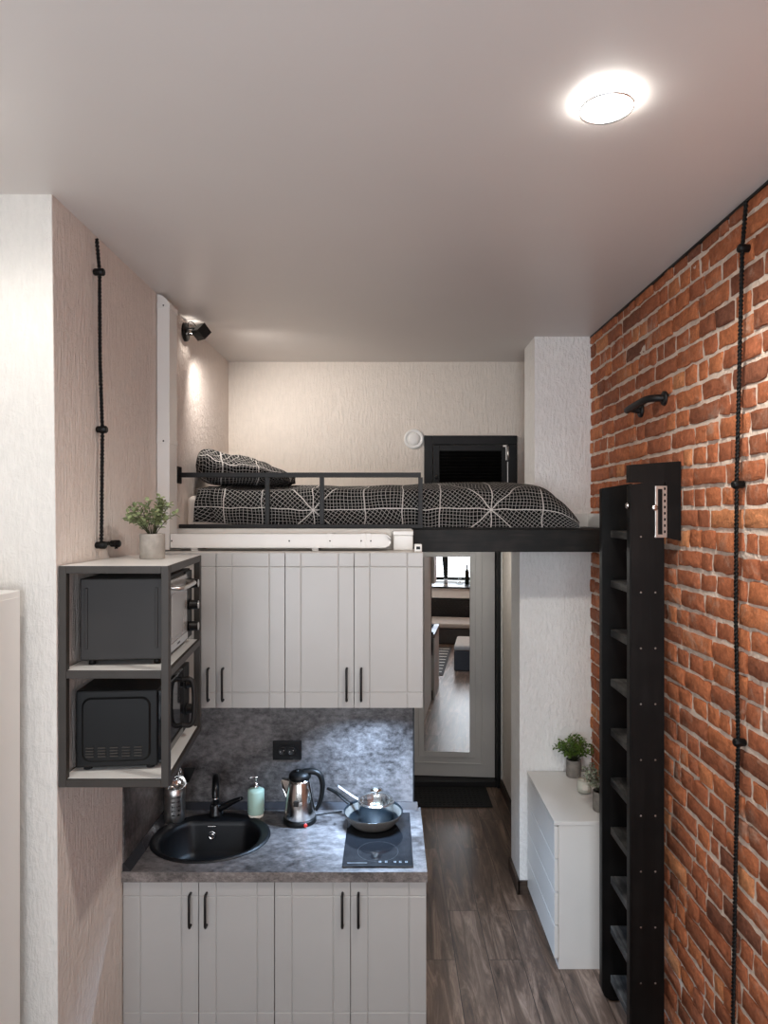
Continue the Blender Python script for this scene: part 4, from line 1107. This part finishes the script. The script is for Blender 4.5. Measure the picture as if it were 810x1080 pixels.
# black door frame, threshold, white trim
b = B(); box(b, .846, .872, 5.36, 5.50, 0, 1.925, .002); box(b, .0, .02, 5.50, 5.55, 0, 1.925, .002)
struct('trim_door_frame', b, M['black_metal'])
struct('trim_door_casing', bx(.8735, .883, 5.34, 5.5, .0, 1.925), M['white'])
struct('trim_threshold', bx(.12, .845, 5.375, 5.56, 0, .05, .004), M['black_metal'])
b = B(); box(b, .125, (520-VX)/145, 5.005, 5.37, .0005, .010, .003)
for k in range(16):
    for j in range(8): box(b, .16+k*.034, .16+k*.034+.02, 5.03+j*.041, 5.03+j*.041+.022, .010, .0125)
tag(obj('door_mat', b, M['rubber']), 'black rubber door mat on the floor before the entrance door', 'door mat')

# ------------------------------------------------------------------ tall white cabinet at the far left
t = thing('tall_cabinet', 'tall white cabinet against the plaster wall at the left edge', 'cabinet', (-1.5, 1.85, 0))
tz = 2.14-(622-542)/337
obj('body', bx(-1.75, -1.15, 1.55, YL-.004, 0, tz, .003), M['white'], t)
obj('side_trim', bx(-1.149, -1.146, 1.56, YL-.02, .03, tz-.02, .001), M['white'], t)
for a, c in ((-1.748, -1.452), (-1.449, -1.152)):
    d = obj('door', bx(a, c, 1.529, 1.548, .06, tz-.004, .002), M['white'], t)
    hx = c-.03 if a < -1.6 else a+.03
    obj('handle', bow_handle(hx, 1.529, 1.0, 1.16), M['black_metal'], d)

# ------------------------------------------------------------------ ceiling lights
def ceiling_light(x, y, label, first=None):
    t = thing('ceiling_light', label, 'ceiling light', (x, y, ZC), 'round ceiling lights')
    b = B(); lathe(b, [(.076, -.0015), (.074, -.008), (.062, -.014), (.058, -.020), (.03, -.027), (.005, -.029)], (x, y, ZC), 40); obj('diffuser', b, M['glow'], t)  # diffuser; its glowing rim beyond the ring stands in for the ceiling halo
    b = B(); lathe(b, [(.0605, -.017), (.0645, -.017), (.0655, -.021), (.0635, -.025), (.0605, -.023), (.0605, -.017)], (x, y, ZC), 40, cap0=False, cap1=False); obj('ring', b, M['brushed'], t)
    return t
cl = [(.526, 1.66, 'round ceiling light glowing above the ladder side of the room')]
for x, y, l in cl: ceiling_light(x, y, l)
ceiling_light(-1.12, 1.62, 'round ceiling light by the left plaster wall, above the tall cabinet')

# ------------------------------------------------------------------ behind the camera (seen in the mirror)
t = thing('sofa_bench', 'low dark bench with pale cushion under the windowsill, seen in the mirror', 'bench', (0, .28, 0))
obj('base', bx(-1.6, .95, .0, .55, .0, .24, .02), M['sofa'], t); obj('cushion', bx(-1.6, .95, .0, .56, .242, .32, .025, 3), M['sofa_top'], t)
t = thing('ottoman', 'dark ottoman with pale top on the floor, seen in the mirror', 'ottoman', (.56, 1.75, 0))
obj('base', bx(.28, .84, 1.45, 2.05, .0, .26, .02), M['sofa'], t); obj('cushion', bx(.28, .84, 1.45, 2.05, .262, .33, .025, 3), M['sofa_top'], t)
b = B()
for k in range(60):
    pass
box(b, -1.5, 1.05, -.16, -.13, 0, .58)
for i in range(44):
    for j in range(6): q = bmesh.new(); bmesh.ops.create_cone(q, cap_ends=True, segments=6, radius1=.014, radius2=.008, depth=.008); merge(b, q, Matrix.Translation((-1.45+i*.057+(j % 2)*.028, -.126, .36+j*.037)) @ Matrix.Rotation(-PI/2, 4, 'X'))
tag(obj('radiator_screen', b, M['oven_metal']), 'dark perforated radiator screen under the windowsill, seen in the mirror', 'radiator screen')
t = thing('striped_rug', 'dark rug with pale stripes on the floor, seen in the mirror', 'rug', (-.3, 1.4, 0))
obj('pile', bx(-.75, .16, .75, 2.3, .0005, .008, .003), M['sofa'], t)
b = B()
for k in range(9): box(b, -.72, .13, .85+k*.16, .87+k*.16, .0075, .0092)
obj('stripes', b, M['cream'], t)
c = Vector((.20, -.42, WZ0-.0145))
t = thing('glass_vase', 'tall glass vase on the windowsill, seen in the mirror', 'vase', c)
b = B(); lathe(b, [(.05, 0), (.052, .004), (.03, .03), (.02, .1), (.035, .26), (.05, .34), (.047, .34), (.032, .26), (.016, .1), (.01, .06)], c, 24); obj('glass', b, M['glass'], t)
c = Vector((.32, -.45, WZ0-.0145)); b = B(); lathe(b, [(.036, 0), (.038, .004), (.038, .2), (.03, .225), (.014, .25), (.0135, .31), (.016, .312), (.016, .322)], c, 24)
tag(obj('bottle', b, M['green_glass']), 'dark glass bottle on the windowsill, seen in the mirror', 'bottle')

# added lamp, hidden behind the loft beam, to brighten the entrance door
t = thing('added_corridor_light', 'added round white light on the corridor ceiling, unseen, brightening the entrance door', 'ceiling light', (.5, 4.9, 1.928))
b = B(); lathe(b, [(.10, -.001), (.10, -.02), (.095, -.025)], (.5, 4.9, 1.928), 32); obj('base', b, M['white'], t)
b = B(); lathe(b, [(.092, -.0255), (.085, -.045), (.05, -.055), (.01, -.057)], (.5, 4.9, 1.928), 32); obj('diffuser', b, mat('added_light_diffuser', (1, 1, 1), .4, emis=(1, .94, .86), estr=2), t)
# under-cabinet lamp
t = thing('under_cabinet_light', 'slim cool white light bar under the wall cabinet by the corridor', 'light bar', (-.07, 3.08, 1.2872))
obj('housing', bx(-.23, .09, 3.06, 3.10, 1.2892, 1.2938, .001), M['white'], t)
obj('diffuser', bx(-.22, .08, 3.065, 3.095, 1.2872, 1.2890), mat('led_diffuser', (1, 1, 1), .4, emis=(.62, .80, 1), estr=6), t)

# the photographer on the windowsill
def person():
    zs = WZ0-.0145; oy = -.33
    t = thing('person', 'person in dark trousers and grey sneakers standing on the windowsill with a phone', 'person', (0, oy, zs))
    me = bpy.data.meshes.new('body'); o = bpy.data.objects.new('body', me)
    J = {'pelvis': (0, 0, .88, .125), 'waist': (0, .0, 1.03, .115), 'chest': (0, -.01, 1.22, .13), 'neck0': (0, -.01, 1.37, .07), 'neck': (0, .0, 1.43, .052),
         'jaw': (0, .03, 1.49, .066), 'head': (0, .015, 1.57, .082), 'crown': (0, .01, 1.635, .062)}
    E = [('pelvis', 'waist'), ('waist', 'chest'), ('chest', 'neck0'), ('neck0', 'neck'), ('neck', 'jaw'), ('jaw', 'head'), ('head', 'crown')]
    for s, n in ((-1, 'l'), (1, 'r')):
        J.update({'hip'+n: (s*.09, 0, .83, .092), 'knee'+n: (s*.12, .02, .46, .056), 'calf'+n: (s*.125, -.01, .32, .05), 'ank'+n: (s*.13, -.015, .07, .034), 'toe'+n: (s*.14, .13, .04, .03),
                  'sh'+n: (s*.15, -.01, 1.33, .056), 'el'+n: (s*.20, .08, 1.13, .042), 'wr'+n: (s*.075, .245, 1.30, .027), 'pa'+n: (s*.055, .275, 1.335, .026)})
        E += [('pelvis', 'hip'+n), ('hip'+n, 'knee'+n), ('knee'+n, 'calf'+n), ('calf'+n, 'ank'+n), ('ank'+n, 'toe'+n), ('neck0', 'sh'+n), ('sh'+n, 'el'+n), ('el'+n, 'wr'+n), ('wr'+n, 'pa'+n)]
        for k in range(5):
            dx = s*(.03-.012*k) if k < 4 else s*.0
            f0, f1, f2 = 'f%d0%s' % (k, n), 'f%d1%s' % (k, n), 'f%d2%s' % (k, n)
            zf = 1.335+.018*(k-1.5) if k < 4 else 1.31
            J.update({f0: (s*.058, .290, zf+.005, .0085), f1: (s*.066, .315, zf+.012, .0085), f2: (s*.048, .333, zf+.012, .007)}) if k < 4 else J.update({f0: (s*.048, .272, 1.318, .01), f1: (s*.042, .278, 1.35, .0095), f2: (s*.03, .283, 1.37, .008)})
            E += [('pa'+n, f0), (f0, f1), (f1, f2)]
    names = list(J); me.from_pydata([J[k][:3] for k in names], [(names.index(a), names.index(c)) for a, c in E], [])
    COL.objects.link(o)
    sk_ = o.modifiers.new('s', 'SKIN'); sv = me.skin_vertices[0].data
    for i, k in enumerate(names): sv[i].radius = (J[k][3], J[k][3]*(.78 if k in ('pelvis', 'waist', 'chest') else 1)); sv[i].use_root = (k == 'pelvis')
    o.modifiers.new('d', 'SUBSURF').levels = 2
    dg = bpy.context.evaluated_depsgraph_get(); ev = o.evaluated_get(dg); nm = bpy.data.meshes.new_from_object(ev)
    o.modifiers.clear(); o.data = nm; bpy.data.meshes.remove(me); nm.name = 'body'
    for mm in (M['skin'], M['denim'], M['shirt'], M['shoe']): nm.materials.append(mm)
    for p in nm.polygons:
        c = p.center; p.use_smooth = True
        arm = abs(c.x) < .12 and c.y > .16 and c.z > 1.2
        p.material_index = 3 if c.z < .085 else 1 if c.z < .92 else (0 if (c.z > 1.415 or arm) else 2)
    o.parent = t; o.location = (0, .0, .012)
    # soles, hair, face
    for s in (-1, 1):
        b = B(); tube(b, [(s*.128, oy-.055, zs+.014), (s*.132, oy+.03, zs+.014), (s*.14, oy+.10, zs+.014), (s*.143, oy+.155, zs+.014)], [.034, .036, .042, .03], 14, 1, .36); obj('shoe_sole', b, M['sole'], t)
        b = B(); tube(b, [(s*.128, oy-.055, zs+.04), (s*.131, oy-.01, zs+.055), (s*.138, oy+.07, zs+.05), (s*.143, oy+.15, zs+.035)], [.036, .042, .042, .03], 14, 1, .85); obj('sneaker', b, M['shoe'], t)
    b = B(); bmesh.ops.create_uvsphere(b, u_segments=24, v_segments=16, radius=1)
    for v in b.verts:
        v.co = Vector((v.co.x*.092, v.co.y*.10, v.co.z*.098))
    bmesh.ops.delete(b, geom=[f for f in b.faces if f.calc_center_median().z < -.055 or (f.calc_center_median().y > .035 and f.calc_center_median().z < .045)], context='FACES')
    b.transform(Matrix.Translation((0, oy+.0, zs+1.60))); obj('hair', b, M['hair'], t)
    b = B()
    for s in (-1, 1): bmesh.ops.create_uvsphere(b, u_segments=12, v_segments=8, radius=.010, matrix=Matrix.Translation((s*.03, oy+.088, zs+1.575)))
    obj('eyes', b, M['dark_glass'], t)
    b = B(); tube(b, [(0, oy+.09, zs+1.58), (0, oy+.108, zs+1.55), (0, oy+.112, zs+1.54)], [.008, .012, .011], 10); obj('nose', b, M['skin'], t)
    b = B(); tube(b, [(-.02, oy+.098, zs+1.508), (0, oy+.104, zs+1.506), (.02, oy+.098, zs+1.508)], .005, 8); obj('mouth', b, mat('lips', srgb(170, 100, 90), .5), t)
    ph = bx(-.038, .038, -.045, -.037, 2.14-.11, 2.14+.018, .003)
    tag(obj('phone', ph, M['black_plastic']), 'black phone held up in both hands by the person on the windowsill', 'phone')
person()
for o_ in list(S.objects):
    if o_.parent is None and o_.name.startswith(('person', 'phone')): o_.location.x -= .15

# ------------------------------------------------------------------ light
def area(name, loc, rot, sx, sy, power, col):
    l = bpy.data.lights.new(name, 'AREA'); l.shape = 'RECTANGLE'; l.size = sx; l.size_y = sy; l.energy = power; l.color = col
    o = bpy.data.objects.new(name, l); COL.objects.link(o); o.location = loc; o.rotation_euler = rot; return o
def point(name, loc, power, col, r=.03):
    l = bpy.data.lights.new(name, 'POINT'); l.energy = power; l.color = col; l.shadow_soft_size = r
    o = bpy.data.objects.new(name, l); COL.objects.link(o); o.location = loc; return o
# daylight through the window behind the camera
area('window_daylight', ((WX0+WX1)/2, YW-.16, (WZ0+WZ1)/2), (PI/2, 0, 0), WX1-WX0, WZ1-WZ0, 52, (.93, .96, 1.0))
la = area('led_strip', (-.07, 3.08, 1.2862), (0, 0, 0), .28, .02, 9.0, (.50, .71, 1.0)); la.data.spread = math.radians(120)
point('added_corridor_fill', (.5, 4.9, 1.84), 1.9, (1, .99, .97), .06)  # light of the added corridor fixture, lifts the entrance door
# the two ceiling lamps
for i, (x, y) in enumerate(((.526, 1.66), (-1.12, 1.62))):
    l = bpy.data.lights.new('ceiling_lamp', 'SPOT'); l.energy = (46, 11)[i]; l.color = (1, .95, .88); l.spot_size = math.radians(165); l.spot_blend = .6; l.shadow_soft_size = .055
    o = bpy.data.objects.new('ceiling_lamp', l); COL.objects.link(o); o.location = (x, y, ZC-.05)
# the spotlight over the bed
l = bpy.data.lights.new('spotlight_beam', 'SPOT'); l.energy = 27; l.color = (1, .93, .87); l.spot_size = math.radians(130); l.spot_blend = .8; l.shadow_soft_size = .02
o = bpy.data.objects.new('spotlight_beam', l); COL.objects.link(o); o.location = hm @ Vector((.034, 0, 0)); o.rotation_euler = (Vector((0, 0, -1)).rotation_difference((hm.to_3x3() @ Vector((1, 0, 0))))).to_euler()
for nm_, rx, pw in (('spotlight_down', 0, 2.0), ('spotlight_up', PI, .5)):
    l = bpy.data.lights.new(nm_, 'SPOT'); l.energy = pw; l.color = (1, .92, .84); l.spot_size = math.radians(125); l.spot_blend = 1.0; l.shadow_soft_size = .012
    o = bpy.data.objects.new(nm_, l); COL.objects.link(o); o.location = lc+Vector((.036, 0, -.002)); o.rotation_euler = (rx, 0, 0)

w = bpy.data.worlds.new('world'); S.world = w; w.use_nodes = True
bg = w.node_tree.nodes['Background']; bg.inputs[0].default_value = (.88, .94, 1.0, 1); bg.inputs[1].default_value = 1.6

vs_ = S.view_settings
S.display_settings.display_device = 'sRGB'
vs_.view_transform = 'Standard'; vs_.look = 'None'; vs_.exposure = 0.52; vs_.gamma = 1; vs_.use_curve_mapping = False
cy = S.cycles
cy.use_denoising = True; cy.max_bounces = 8; cy.diffuse_bounces = 5; cy.glossy_bounces = 5; cy.transparent_max_bounces = 12
cy.caustics_reflective = False; cy.caustics_refractive = False; cy.sample_clamp_indirect = 8
